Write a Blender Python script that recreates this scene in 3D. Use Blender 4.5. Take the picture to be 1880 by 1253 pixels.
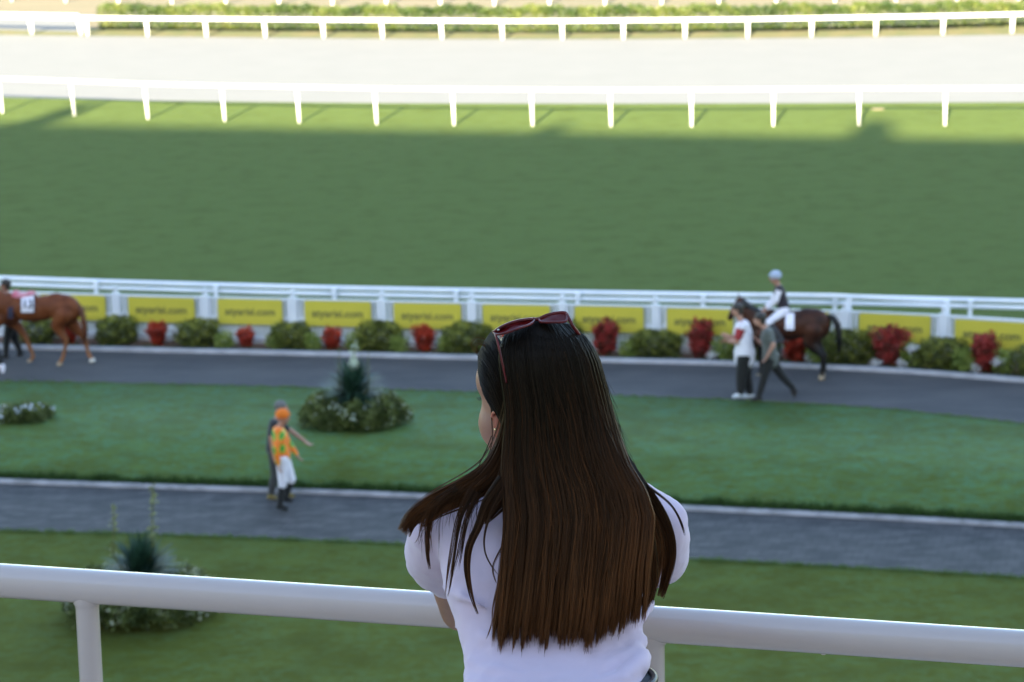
import bpy, math, random
import numpy as np
from math import radians, cos, sin, tan, pi, sqrt
from mathutils import Vector, Matrix
random.seed(7); rng = np.random.default_rng(7)
for o in list(bpy.data.objects): bpy.data.objects.remove(o)
SC = bpy.context.scene
COL = SC.collection

# ---------------------------------------------------------------- camera
IW, IH, FPX, TH, ROLL, CAMH = 1880., 1253., 5300., radians(12.4), 0.0217, 12.1
FW = np.array([0, cos(TH), -sin(TH)]); R0 = np.array([1., 0, 0]); U0 = np.cross(R0, FW)
RR = R0*cos(ROLL) - U0*sin(ROLL); UU = U0*cos(ROLL) + R0*sin(ROLL)
CC = np.array([0, 0, CAMH])
def ray(x, y): return FW + RR*((x-IW/2)/FPX) + UU*((IH/2-y)/FPX)
def G(x, y, z=0.):
    d = ray(x, y); return CC + d*((z-CAMH)/d[2])
def PY(x, y, Y):
    d = ray(x, y); return CC + d*(Y/d[1])
cam = bpy.data.cameras.new('camera'); camo = bpy.data.objects.new('camera', cam); COL.objects.link(camo)
camo.matrix_world = Matrix(((RR[0], UU[0], -FW[0], 0), (RR[1], UU[1], -FW[1], 0), (RR[2], UU[2], -FW[2], CAMH), (0, 0, 0, 1)))
cam.sensor_width = 36; cam.lens = FPX/IW*36; cam.clip_end = 2000; cam.clip_start = 0.1
cam.dof.use_dof = True; cam.dof.focus_distance = 4.5; cam.dof.aperture_fstop = (cam.lens/1000)/0.0080
SC.camera = camo
# ---------------------------------------------------------------- light
SUN_EL, SUN_ROT = radians(16), radians(191)
w = bpy.data.worlds.new('World'); SC.world = w; w.use_nodes = True
nt = w.node_tree; bg = nt.nodes['Background']
sky = nt.nodes.new('ShaderNodeTexSky'); sky.sky_type = 'NISHITA'; sky.sun_disc = False
sky.sun_elevation = SUN_EL; sky.sun_rotation = SUN_ROT; sky.altitude = 0; sky.air_density = 1.0; sky.dust_density = 0.6; sky.ozone_density = 1.0
nt.links.new(sky.outputs[0], bg.inputs[0]); bg.inputs[1].default_value = 0.08
sun = bpy.data.lights.new('sun', 'SUN'); sun.energy = 5.0; sun.angle = radians(0.5); sun.color = (1.0, 0.86, 0.62)
suno = bpy.data.objects.new('sun', sun); COL.objects.link(suno)
SD = np.array([sin(SUN_ROT)*cos(SUN_EL), cos(SUN_ROT)*cos(SUN_EL), sin(SUN_EL)])   # towards the sun
suno.rotation_euler = Vector(SD).to_track_quat('Z', 'Y').to_euler(); suno.location = (-8, -8, 34)
SC.view_settings.view_transform = 'Standard'; SC.view_settings.look = 'None'
SC.view_settings.exposure = 3.05; SC.view_settings.gamma = 1

# ---------------------------------------------------------------- helpers
def wloc(o):
    v = np.zeros(3)
    while o is not None: v = v + np.array(o.location); o = o.parent
    return v
def tag(o, label=None, cat=None, group=None, kind=None):
    if label: o['label'] = label
    if cat: o['category'] = cat
    if group: o['group'] = group
    if kind: o['kind'] = kind
    return o
def thing(name, loc, label, cat, group=None):
    o = bpy.data.objects.new(name, None); COL.objects.link(o); o.location = tuple(float(a) for a in loc); o.empty_display_size = .2
    return tag(o, label, cat, group)
def link(name, me, mat, parent=None, loc=None):
    o = bpy.data.objects.new(name, me); COL.objects.link(o)
    if mat is not None and len(me.materials) == 0: me.materials.append(mat)
    if parent is not None: o.parent = parent
    if loc is not None: o.location = loc
    return o
class M3:
    """collects verts / faces in world coordinates"""
    def __init__(s): s.v = []; s.f = []; s.n = 0; s.c = None
    def add(s, v, f):
        v = np.asarray(v, float).reshape(-1, 3); s.v.append(v)
        s.f += [tuple(int(i)+s.n for i in q) for q in f]; s.n += len(v)
    def box(s, c, d, yaw=0., up=None):
        c = np.array(c, float); d = np.array(d)/2.
        v = np.array([[x, y, z] for x in (-1, 1) for y in (-1, 1) for z in (-1, 1)])*d
        R = np.array([[cos(yaw), -sin(yaw), 0], [sin(yaw), cos(yaw), 0], [0, 0, 1]]); v = v@R.T + c
        s.add(v, [(0, 1, 3, 2), (4, 6, 7, 5), (0, 4, 5, 1), (2, 3, 7, 6), (0, 2, 6, 4), (1, 5, 7, 3)])
    def tube(s, P, r, n=10, cap=True):
        P = np.array(P, float); m = len(P); r = np.broadcast_to(np.array(r, float), (m,))
        T = np.gradient(P, axis=0) if m > 2 else np.array([P[1]-P[0]]*2)
        T /= np.linalg.norm(T, axis=1)[:, None]+1e-12
        ref = np.array([0, 0, 1.]) if abs(T[0][2]) < .9 else np.array([1., 0, 0])
        V = []; a = np.arange(n)*2*pi/n; x = np.cross(T[0], ref); x /= np.linalg.norm(x)
        for i in range(m):
            x = x - T[i]*(x@T[i]); x /= np.linalg.norm(x)+1e-12; y = np.cross(T[i], x)
            V.append(P[i] + r[i]*(np.cos(a)[:, None]*x + np.sin(a)[:, None]*y))
        F = [(i*n+j, i*n+(j+1) % n, (i+1)*n+(j+1) % n, (i+1)*n+j) for i in range(m-1) for j in range(n)]
        if cap: F += [tuple(range(n))[::-1], tuple((m-1)*n+j for j in range(n))]
        s.add(np.concatenate(V), F)
    def rcone(s, p0, r0, p1, r1, n=16):
        p0 = np.array(p0, float); p1 = np.array(p1, float); d = p1-p0; L = np.linalg.norm(d)+1e-9; d /= L
        P = []; r = []
        for k in range(6):
            a = -pi/2 + pi/2*k/6; P.append(p0+d*r0*sin(a)); r.append(max(r0*cos(a), 1e-3))
        P += [p0, p1]; r += [r0, r1]
        for k in range(1, 7):
            a = pi/2*k/6; P.append(p1+d*r1*sin(a)); r.append(max(r1*cos(a), 1e-3))
        x = np.cross(d, [0, 0, 1.] if abs(d[2]) < .9 else [1., 0, 0]); x /= np.linalg.norm(x); y = np.cross(d, x)
        a = np.arange(n)*2*pi/n; V = [P[i]+r[i]*(np.cos(a)[:, None]*x+np.sin(a)[:, None]*y) for i in range(len(P))]
        m = len(P); F = [(i*n+j, i*n+(j+1) % n, (i+1)*n+(j+1) % n, (i+1)*n+j) for i in range(m-1) for j in range(n)]
        F += [tuple(range(n))[::-1], tuple((m-1)*n+j for j in range(n))]
        s.add(np.concatenate(V), F)
    def chain(s, pts):
        for (a, ra), (b, rb) in zip(pts[:-1], pts[1:]): s.rcone(a, ra, b, rb)
    def ell(s, c, r, ax=None, n=20):
        c = np.array(c, float); r = np.array(r, float)*np.ones(3)
        A = np.eye(3) if ax is None else np.array(ax, float)     # rows: local axes
        V = []
        for i in range(n//2+1):
            t = -pi/2+pi*i/(n//2); cr = max(cos(t), 1e-3)
            for j in range(n):
                a = 2*pi*j/n; V.append((np.array([cr*cos(a), cr*sin(a), sin(t)])*r)@A + c)
        m = n//2+1; F = [(i*n+j, i*n+(j+1) % n, (i+1)*n+(j+1) % n, (i+1)*n+j) for i in range(m-1) for j in range(n)]
        F += [tuple(range(n))[::-1], tuple((m-1)*n+j for j in range(n))]
        s.add(V, F)
    def loft(s, rings, n=28, p=2.0):
        """rings: (centre, half width along x, half depth along y, yaw)"""
        V = []
        for q in rings:
            c, rx, ry = np.array(q[0]), q[1], q[2]; yw = q[3] if len(q) > 3 else 0
            for j in range(n):
                a = 2*pi*j/n; ca, sa = cos(a), sin(a)
                x = rx*math.copysign(abs(ca)**(2/p), ca); y = ry*math.copysign(abs(sa)**(2/p), sa)
                V.append(c+np.array([x*cos(yw)-y*sin(yw), x*sin(yw)+y*cos(yw), 0]))
        m = len(rings); F = [(i*n+j, i*n+(j+1) % n, (i+1)*n+(j+1) % n, (i+1)*n+j) for i in range(m-1) for j in range(n)]
        F += [tuple(range(n))[::-1], tuple((m-1)*n+j for j in range(n))]
        s.add(V, F)
    def mesh(s, name, org=(0, 0, 0), smooth=False):
        me = bpy.data.meshes.new(name); v = np.concatenate(s.v)-np.array(org)
        me.from_pydata(v.tolist(), [], s.f)
        if smooth: me.polygons.foreach_set('use_smooth', [True]*len(me.polygons))
        me.update(); return me
    def build(s, name, mat, parent=None, smooth=False, org=None):
        o = wloc(parent) if org is None else org
        return link(name, s.mesh(name, o, smooth), mat, parent)
def blob(m, name, mat, parent, vox=.012, sm=4, wr=None, world=False):
    """one continuous skin round overlapping solids"""
    org = wloc(parent) if world else np.zeros(3)
    me = m.mesh('tmp', org); t = bpy.data.objects.new('tmp', me); COL.objects.link(t)
    r = t.modifiers.new('r', 'REMESH'); r.mode = 'VOXEL'; r.voxel_size = vox
    if sm:
        q = t.modifiers.new('s', 'SMOOTH'); q.iterations = sm; q.factor = .6
    if wr:
        for (size, st) in wr:
            tx = bpy.data.textures.new('w', 'CLOUDS'); tx.noise_scale = size
            d = t.modifiers.new('d', 'DISPLACE'); d.texture = tx; d.strength = st; d.mid_level = .5; d.texture_coords = 'LOCAL'
    dg = bpy.context.evaluated_depsgraph_get(); dg.update()
    out = bpy.data.meshes.new_from_object(t.evaluated_get(dg)); out.name = name; out.materials.clear()
    bpy.data.objects.remove(t)
    out.polygons.foreach_set('use_smooth', [True]*len(out.polygons))
    return link(name, out, mat, parent)
def npmesh(name, V, F, mat=None, smooth=False, attr=None):
    """V (n,3), F (m,k) int array"""
    me = bpy.data.meshes.new(name); k = F.shape[1]
    me.vertices.add(len(V)); me.vertices.foreach_set('co', V.astype(np.float32).ravel())
    me.loops.add(F.size); me.loops.foreach_set('vertex_index', F.astype(np.int32).ravel())
    me.polygons.add(len(F)); me.polygons.foreach_set('loop_start', np.arange(0, F.size, k, dtype=np.int32))
    try: me.polygons.foreach_set('loop_total', np.full(len(F), k, dtype=np.int32))
    except Exception: pass
    if smooth: me.polygons.foreach_set('use_smooth', np.ones(len(F), bool))
    if attr is not None:
        for an, av in attr.items():
            a = me.attributes.new(an, 'FLOAT', 'POINT'); a.data.foreach_set('value', av.astype(np.float32))
    me.update(); me.validate()
    if mat: me.materials.append(mat)
    return me
# ---------------------------------------------------------------- materials
def lin(r, g, b):
    f = lambda c: (c/12.92 if c <= .04045 else ((c+.055)/1.055)**2.4)
    return (f(r/255), f(g/255), f(b/255), 1)
def pmat(name, col, rough=.6, col2=None, scale=8., detail=4., spec=.5, bump=0., bscale=None, coat=0., metal=0., sheen=0., sss=0., stretch=(1, 1, 1), coords='Object', contrast=(.35, .65), trans=0., rotz=0.):
    m = bpy.data.materials.new(name); m.use_nodes = True; N = m.node_tree.nodes; L = m.node_tree.links
    b = N['Principled BSDF']; col = tuple(col)[:3]+(1,)
    b.inputs['Base Color'].default_value = col; b.inputs['Roughness'].default_value = rough
    b.inputs['Specular IOR Level'].default_value = spec; b.inputs['Metallic'].default_value = metal
    b.inputs['Coat Weight'].default_value = coat; b.inputs['Sheen Weight'].default_value = sheen
    if sss: b.inputs['Subsurface Weight'].default_value = sss; b.inputs['Subsurface Radius'].default_value = (.02, .008, .004); b.inputs['Subsurface Scale'].default_value = .5
    if trans: b.inputs['Transmission Weight'].default_value = trans
    if col2 is not None or bump:
        tc = N.new('ShaderNodeTexCoord'); mp = N.new('ShaderNodeMapping'); mp.inputs['Scale'].default_value = stretch; mp.inputs['Rotation'].default_value = (0, 0, rotz)
        L.new(tc.outputs[coords], mp.inputs[0])
    if col2 is not None:
        n = N.new('ShaderNodeTexNoise'); n.inputs['Scale'].default_value = scale; n.inputs['Detail'].default_value = detail; n.inputs['Roughness'].default_value = .6
        r = N.new('ShaderNodeValToRGB'); r.color_ramp.elements[0].position = contrast[0]; r.color_ramp.elements[1].position = contrast[1]
        r.color_ramp.elements[0].color = col; r.color_ramp.elements[1].color = tuple(col2)[:3]+(1,)
        L.new(mp.outputs[0], n.inputs['Vector']); L.new(n.outputs['Fac'], r.inputs[0]); L.new(r.outputs[0], b.inputs['Base Color'])
    if bump:
        n2 = N.new('ShaderNodeTexNoise'); n2.inputs['Scale'].default_value = bscale or scale*4; n2.inputs['Detail'].default_value = 3
        bp = N.new('ShaderNodeBump'); bp.inputs['Strength'].default_value = bump; bp.inputs['Distance'].default_value = .02
        L.new(mp.outputs[0], n2.inputs['Vector']); L.new(n2.outputs['Fac'], bp.inputs['Height']); L.new(bp.outputs[0], b.inputs['Normal'])
    return m
def grassmat(name, c1, c2, c3, s_big, s_fine, yaw=.0, streak=(1, 1, 1), sheen=.35, rough=.75, spec=.05):
    m = bpy.data.materials.new(name); m.use_nodes = True; N = m.node_tree.nodes; L = m.node_tree.links
    b = N['Principled BSDF']; tc = N.new('ShaderNodeTexCoord')
    mp = N.new('ShaderNodeMapping'); mp.inputs['Rotation'].default_value = (0, 0, yaw); mp.inputs['Scale'].default_value = streak
    L.new(tc.outputs['Object'], mp.inputs[0])
    def noise(sc, det, vec): n = N.new('ShaderNodeTexNoise'); n.inputs['Scale'].default_value = sc; n.inputs['Detail'].default_value = det; n.inputs['Roughness'].default_value = .65; L.new(vec, n.inputs['Vector']); return n.outputs['Fac']
    n1 = noise(s_big, 5, mp.outputs[0]); n2 = noise(s_fine, 4, tc.outputs['Object']); n3 = noise(s_big*.25, 3, tc.outputs['Object'])
    def ramp(f, a, b_, p0, p1):
        r = N.new('ShaderNodeMix'); r.data_type = 'RGBA'; mr = N.new('ShaderNodeMapRange'); mr.inputs[1].default_value = p0; mr.inputs[2].default_value = p1
        L.new(f, mr.inputs[0]); L.new(mr.outputs[0], r.inputs['Factor'])
        for k, v in ((6, a), (7, b_)):
            if isinstance(v, tuple): r.inputs[k].default_value = v[:3]+(1,)
            else: L.new(v, r.inputs[k])
        return r.outputs[2]
    x = ramp(n1, c1, c2, .35, .65); x = ramp(n2, x, c3, .42, .8); dk = tuple(v*.86 for v in c1[:3])
    x = ramp(n3, dk, x, .22, .52)
    L.new(x, b.inputs['Base Color']); b.inputs['Roughness'].default_value = rough; b.inputs['Specular IOR Level'].default_value = spec
    b.inputs['Sheen Weight'].default_value = sheen; b.inputs['Sheen Roughness'].default_value = .5; b.inputs['Sheen Tint'].default_value = (.8, .95, .9, 1)
    bp = N.new('ShaderNodeBump'); bp.inputs['Strength'].default_value = .9; bp.inputs['Distance'].default_value = .05
    L.new(n2, bp.inputs['Height']); L.new(bp.outputs[0], b.inputs['Normal'])
    return m
def leafmat(name, ca, cb, cc=None, rough=.5, tl=.25):
    """leaf colour picked by the per-leaf 'rnd' attribute"""
    m = bpy.data.materials.new(name); m.use_nodes = True; N = m.node_tree.nodes; L = m.node_tree.links
    b = N['Principled BSDF']; a = N.new('ShaderNodeAttribute'); a.attribute_name = 'rnd'
    r = N.new('ShaderNodeValToRGB'); e = r.color_ramp.elements
    e[0].color = ca+(1,); e[1].color = (cc or cb)+(1,)
    if cc: k = e.new(.6); k.color = cb+(1,)
    L.new(a.outputs['Fac'], r.inputs[0]); L.new(r.outputs[0], b.inputs['Base Color']); b.inputs['Roughness'].default_value = rough
    b.inputs['Specular IOR Level'].default_value = .35
    t = N.new('ShaderNodeBsdfTranslucent'); L.new(r.outputs[0], t.inputs[0]); mx = N.new('ShaderNodeMixShader'); mx.inputs[0].default_value = tl
    L.new(b.outputs[0], mx.inputs[1]); L.new(t.outputs[0], mx.inputs[2]); L.new(mx.outputs[0], N['Material Output'].inputs[0])
    return m
YAW = radians(-12.5)
MT = {
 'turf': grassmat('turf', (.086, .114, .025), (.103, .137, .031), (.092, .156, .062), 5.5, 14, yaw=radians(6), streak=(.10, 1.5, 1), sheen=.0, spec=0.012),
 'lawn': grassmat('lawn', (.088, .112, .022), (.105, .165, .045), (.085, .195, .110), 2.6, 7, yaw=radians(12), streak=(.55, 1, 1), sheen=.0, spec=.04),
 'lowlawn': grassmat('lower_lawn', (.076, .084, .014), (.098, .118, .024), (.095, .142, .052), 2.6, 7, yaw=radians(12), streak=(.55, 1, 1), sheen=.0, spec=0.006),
 'fringe': leafmat('fringe', (.03, .06, .012), (.06, .12, .025)), 'fringel': leafmat('light_fringe', (.09, .15, .03), (.13, .20, .05)),  # first one: shade of the overhanging lawn edge put into a darker green
 'sand': pmat('sand', (.158, .164, .163), .95, (.168, .173, .172), .6, bump=.3, bscale=6),
 'sandyellow': pmat('sandyellow', (.145, .125, .065), .95, (.17, .14, .08), .3, bump=.3, bscale=6, stretch=(.4, 1.5, 1)),
 'drygrass': pmat('drygrass', (.15, .125, .045), .95, (.08, .10, .025), 1.0, bump=.4, bscale=12),
 'asphalt': pmat('asphalt', (.040, .036, .037), .8, (.072, .064, .062), 1.1, detail=6, bump=.5, bscale=60, stretch=(.5, 1, 1), rotz=radians(20)),
 'paving': pmat('paving', (.028, .025, .027), .8, (.086, .076, .075), 2.6, detail=8, bump=.5, bscale=60, contrast=(.38, .64), stretch=(.7, 1.6, 1), rotz=radians(-35)),
 'kerb': pmat('kerb', (.40, .385, .395), .8, (.29, .28, .285), 3., bump=.3, bscale=30),
 'kerbd': pmat('worn_kerb', (.38, .36, .37), .8, (.17, .165, .165), 2.2, bump=.3, bscale=30, contrast=(.4, .7)),
 'soil': pmat('soil', (.10, .05, .035), .95, (.16, .085, .06), 6., bump=.6, bscale=30),
 'white': pmat('white_paint', (.74, .76, .80), .35, (.66, .69, .74), 1.2, coat=.2),
 'whitesun': pmat('white_plastic', (.66, .67, .66), .5, (.62, .63, .62), 1.2),
 'railpaint': pmat('railing_paint', (.58, .465, .425), .24, (.54, .435, .395), 3., coat=.5, bump=.03, bscale=220),
 'yellow': pmat('yellow_board', (.57, .49, .055), .45, (.53, .455, .05), 2.),
 'ink': pmat('lettering', (.10, .105, .04), .6),
 'wall': pmat('render_wall', (.62, .58, .54), .85, (.54, .50, .47), .8, bump=.1),
 'concrete': pmat('concrete', (.46, .39, .33), .85, (.52, .45, .39), .7, bump=.2),
 'steel': pmat('steel', (.5, .5, .5), .4, metal=.8),
}
# paving joints across the lower path
def joints(m):
    N = m.node_tree.nodes; L = m.node_tree.links; b = N['Principled BSDF']; src = b.inputs['Base Color'].links[0].from_socket
    tc = N.new('ShaderNodeTexCoord'); mp = N.new('ShaderNodeMapping'); mp.inputs['Rotation'].default_value = (0, 0, radians(13)); L.new(tc.outputs['Object'], mp.inputs[0])
    br = N.new('ShaderNodeTexBrick'); br.inputs['Scale'].default_value = 1.; br.inputs['Brick Width'].default_value = .22; br.inputs['Row Height'].default_value = .35; br.inputs['Mortar Size'].default_value = .012; br.inputs['Color1'].default_value = (1, 1, 1, 1); br.inputs['Color2'].default_value = (.70, .70, .72, 1); br.inputs['Mortar'].default_value = (.45, .45, .45, 1)
    L.new(mp.outputs[0], br.inputs['Vector']); mx = N.new('ShaderNodeMix'); mx.data_type = 'RGBA'; mx.blend_type = 'MULTIPLY'; mx.inputs[0].default_value = .8
    L.new(src, mx.inputs[6]); L.new(br.outputs[0], mx.inputs[7]); L.new(mx.outputs[2], b.inputs['Base Color'])
joints(MT['paving'])
# ---------------------------------------------------------------- ground, tracks, paths
def line(pts, z=0., n=120, x0=-330, x1=2210):
    """smooth ground line through image points -> world points"""
    pts = sorted(pts); xs = np.array([p[0] for p in pts], float); ys = np.array([p[1] for p in pts], float)
    X = np.linspace(x0, x1, n)
    def ev(x):
        if x < xs[0]: return ys[0]+(x-xs[0])*(ys[1]-ys[0])/(xs[1]-xs[0])
        if x > xs[-1]: return ys[-1]+(x-xs[-1])*(ys[-1]-ys[-2])/(xs[-1]-xs[-2])
        return np.interp(x, xs, ys)
    Y = np.array([ev(x) for x in X]); k = max(3, n//14) | 1
    Yp = np.pad(Y, k//2, mode='reflect', reflect_type='odd'); Y = np.convolve(Yp, np.ones(k)/k, 'valid')
    return np.array([G(x, y, z) for x, y in zip(X, Y)])
def shift(P, d):
    """moves a ground line d metres towards the camera side"""
    T = np.gradient(P[:, :2], axis=0); T /= np.linalg.norm(T, axis=1)[:, None]
    Q = P.copy(); Q[:, 0] += T[:, 1]*d; Q[:, 1] -= T[:, 0]*d; return Q
def strip(name, A, B, z, mat, sub=1):
    A = A.copy(); B = B.copy(); n = len(A); V = []
    for k in range(sub+1): V.append(A*(1-k/sub)+B*(k/sub))
    V = np.concatenate(V); V[:, 2] = z
    F = np.array([(k*n+i, (k+1)*n+i, (k+1)*n+i+1, k*n+i+1) for k in range(sub) for i in range(n-1)])
    o = link(name, npmesh(name, V, F), mat); return tag(o, kind='structure')
def slab(name, A, B, z0, z1, mat, kind='structure', parent=None):
    """solid strip between two lines"""
    n = len(A); V = np.concatenate([A, B, A, B]).copy(); V[:2*n, 2] = z1; V[2*n:, 2] = z0
    F = []
    for i in range(n-1):
        F += [(i, n+i, n+i+1, i+1), (n+i, 3*n+i, 3*n+i+1, n+i+1), (2*n+i, i, i+1, 2*n+i+1)]
    F += [(0, 2*n, 3*n, n), (n-1, 2*n-1, 4*n-1, 3*n-1)]
    o = link(name, npmesh(name, V, np.array(F)), mat, parent); return tag(o, kind=kind) if kind else o
g = M3(); g.add([(-900, -200, 0), (900, -200, 0), (900, 1500, 0), (-900, 1500, 0)], [(0, 1, 2, 3)])
tag(g.build('turf', MT['turf']), kind='structure')
L_tn = line([(0, 179), (200, 184), (400, 187), (700, 190), (1100, 191), (1500, 190), (1880, 188)])
L_tf = line([(0, 65), (168, 67), (400, 69), (700, 72), (1100, 73), (1500, 70), (1880, 64)])
strip('dirt_track', L_tn, L_tf, .004, MT['sand'])
L_hb = line([(0, 54), (200, 54), (700, 60), (1100, 61), (1500, 58), (1880, 52)])
strip('dry_verge', L_tf, L_hb, .008, MT['drygrass'])
L_y2 = line([(0, 8), (900, 14), (1880, 5)]); L_y3 = L_hb+np.array([0, 40., 0])
strip('sandy_field', L_hb, L_y3, .004, MT['sandyellow'])
a = line([(0, 55), (175, 60)], n=10, x0=-330, x1=150); b = line([(0, 27), (175, 28)], n=10, x0=-330, x1=172)
strip('sand_crossing', a, b, .012, MT['sand'])
# paddock
L_k1 = line([(0, 638), (100, 640), (250, 643), (480, 648), (650, 652), (850, 657), (1110, 662), (1340, 668), (1520, 675), (1680, 683), (1880, 699)])
L_p1 = line([(0, 705), (350, 712), (600, 718), (850, 725), (1150, 733), (1350, 740), (1550, 751), (1700, 763), (1880, 784)])
L_k2 = line([(0, 884), (250, 893), (650, 906), (760, 911), (1250, 933), (1500, 945), (1700, 955), (1880, 966)])
L_p2 = line([(0, 980), (300, 988), (600, 999), (800, 1008), (1250, 1032), (1500, 1045), (1700, 1056), (1880, 1067)])
L_end = shift(L_p2, 30)
L_b = shift(L_k1, -1.15)
strip('planting_bed', L_k1, L_b, .012, MT['soil'])
slab('kerb', L_k1, shift(L_k1, .20), 0, .07, MT['kerb'])
strip('paddock_path', shift(L_k1, .20), L_p1, .006, MT['asphalt'])
slab('kerb', L_k2, shift(L_k2, .15), 0, .06, MT['kerbd'])
strip('lower_path', shift(L_k2, .15), L_p2, .006, MT['paving'])
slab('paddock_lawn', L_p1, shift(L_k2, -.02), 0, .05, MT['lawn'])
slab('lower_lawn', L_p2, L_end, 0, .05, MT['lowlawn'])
def blades(name, lines, label, mat=None):
    Vs = []; Fs = []; R = []; n0 = 0
    for (P, z, cnt, h, wdt) in lines:
        t = rng.random(cnt)*(len(P)-1.001); i = t.astype(int); f = (t-i)[:, None]
        c = P[i]*(1-f)+P[i+1]*f; c[:, :2] += rng.normal(0, wdt, (cnt, 2)); c[:, 2] = z
        hh = h*rng.uniform(.4, 1.25, cnt)*(.7+.6*np.sin(t*1.7+np.sin(t*.37)*3)**2); a = rng.uniform(0, pi, cnt); wd = .008
        d = np.stack([np.cos(a)*wd, np.sin(a)*wd, np.zeros(cnt)], 1)
        tip = c+np.stack([rng.normal(0, .25, cnt)*hh, rng.normal(0, .25, cnt)*hh, hh], 1)
        Vs.append(np.stack([c-d, c+d, tip], 1).reshape(-1, 3)); Fs.append(np.arange(cnt*3).reshape(-1, 3)+n0); n0 += cnt*3
        R.append(np.repeat(rng.random(cnt), 3))
    o = link(name, npmesh(name, np.concatenate(Vs), np.concatenate(Fs), attr={'rnd': np.concatenate(R)}), mat or MT['fringe'])
    return tag(o, label, 'grass', kind='stuff')
blades('grass', [(shift(L_k2, -.07), .04, 24000, .13, .05), (shift(L_k1, -.1), .01, 6000, .08, .06)], 'uneven grass fringe, coloured dark as shade, along the far side of the lower kerb')
blades('grass', [(L_p1, .03, 9000, .05, .035), (L_p2, .03, 9000, .06, .035)], 'short soft grass edge of the lawns along the near side of both paths', MT['fringel'])

# ---------------------------------------------------------------- grandstand (behind and under the viewer; casts the long shade on the turf)
e0 = G(200, 229); e1 = G(1700, 253)
tt = lambda p: (p[1]+12.)/(-SD[1])      # distance back along the sun ray to the plane Y=-12
q0 = e0+SD*tt(e0); q1 = e1+SD*tt(e1)
def topz(x): return q0[2]+(x-q0[0])*(q1[2]-q0[2])/(q1[0]-q0[0])
RZ = 10.52  # reference height of the balcony rail
FLOOR = 9.55
gs = thing('grandstand', (0, -6, 0), 'tall grandstand whose terrace carries the woman and whose roofline shades the turf', 'grandstand')
m = M3(); v = []
for x in (-75, 60):
    for y in (-12, -12.6):
        v += [(x, y, 0), (x, y, topz(x))]
m.add(v, [(0, 4, 5, 1), (2, 3, 7, 6), (1, 5, 7, 3), (0, 1, 3, 2), (4, 6, 7, 5)]); m.build('wall', MT['wall'], gs)
YR0, YR1 = 5.55, -75
m = M3(); m.box((-7, 0.2, FLOOR-.15), (130, 10.2+.6, .3), 0); m.build('terrace', MT['concrete'], gs)
m = M3()
for k in range(10): m.box((-7, -1.6-k*.9, FLOOR+.2+k*.42), (130, .9, .42+.002*k)); 
m.build('steps', MT['concrete'], gs)
for x in range(-60, 55, 8): m = M3(); m.box((x, 4.2, 4.62), (.5, .5, 9.2)); m.build('column', MT['concrete'], gs)
def onwall(px, py): p = G(px, py); return p+SD*tt(p)
# unseen shapes added on the roofline so their shadows break the shade's edge
for (pts, rr) in (([(40, 232), (90, 219), (132, 203)], .5), ([(1008, 240), (1024, 237)], .32), ([(1600, 252), (1602, 240)], .62)):
    m = M3(); P = [onwall(*p) for p in pts]; P = [P[0]-np.array([0, 0, .8])]+P
    m.chain([(p, rr) for p in P]); m.build('roof_shadow_shape', MT['steel'], gs, smooth=True)

# ---------------------------------------------------------------- racecourse rails
def railfence(name, feet, h, over, rr, pr, label, mat, rails=(1.,), group=None, ext=True, kneel=None):
    P = np.array([G(x, y) for x, y in feet]); T = np.gradient(P, axis=0); T /= np.linalg.norm(T, axis=1)[:, None]
    Nn = np.stack([T[:, 1], -T[:, 0], T[:, 2]*0], 1)
    th = thing(name, P[len(P)//2], label, 'fence', group)
    for r in rails:
        m = M3(); Q = P+Nn*over*r+np.array([0, 0, h*r])
        if ext: Q = np.concatenate([[Q[0]*2-Q[1]], Q, [Q[-1]*2-Q[-2]]])
        m.tube(Q, rr, 12); m.build('rail', mat, th, smooth=True)
    for i in range(len(P)):
        m = M3(); top = P[i]+Nn[i]*over+np.array([0, 0, h-.02])
        m.tube([P[i]-np.array([0, 0, .02]), P[i]*.5+top*.5, top], [pr, pr, pr*.9], 10); m.build('post', mat, th, smooth=True)
    return th
mid = [(-128, 203), (5, 208), (137, 213), (272, 219), (413, 223), (550, 226), (692, 229), (834, 231), (978, 232), (1122, 233), (1270, 233), (1420, 232), (1577, 231), (1735, 231), (1897, 231)]
railfence('track_rail', mid, 1.1, .14, .045, .043, 'sunlit white running rail on overhanging posts between green turf and pale dirt track', MT['whitesun'])
far = [(162, 66), (272, 67), (380, 68), (488, 69), (595, 70), (703, 71), (812, 72), (923, 73), (1033, 73), (1145, 72), (1258, 71), (1373, 70), (1490, 68), (1608, 66), (1731, 64), (1858, 61), (1990, 58)]
railfence('track_rail', far, .70, .15, .07, .07, 'sunlit white running rail standing in front of the long clipped green hedge', MT['whitesun'])
lft = [(-160, 60), (-50, 61), (60, 63), (150, 64.5)]
railfence('track_rail', lft, .72, .2, .12, .085, 'short sunlit white rail left of the hedge, beside the pale sand crossing', MT['whitesun'], ext=False)
top = [(22, 3), (121, 5), (218, 7), (316, 8), (415, 9), (513, 10), (611, 10), (710, 11), (809, 11), (908, 11), (1009, 11), (1111, 10), (1215, 9), (1320, 7), (1425, 6), (1533, 5), (1645, 4), (1757, 3), (1870, 1)]
railfence('track_rail', top, .9, .1, .06, .06, 'farthest white rail, only its post feet showing at the top of the picture', MT['whitesun'])
# faint pale smudge on the turf, added as a low sand coloured disc
m = M3(); c = G(1612, 201); m.loft([(c+np.array([0, 0, -.01]), .22, .2), (c+np.array([0, 0, .03]), .16, .14)]); tag(m.build('pale_smudge', MT['sandyellow']), 'small pale smudge on the sunlit turf beyond the right posts', 'smudge')

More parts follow.
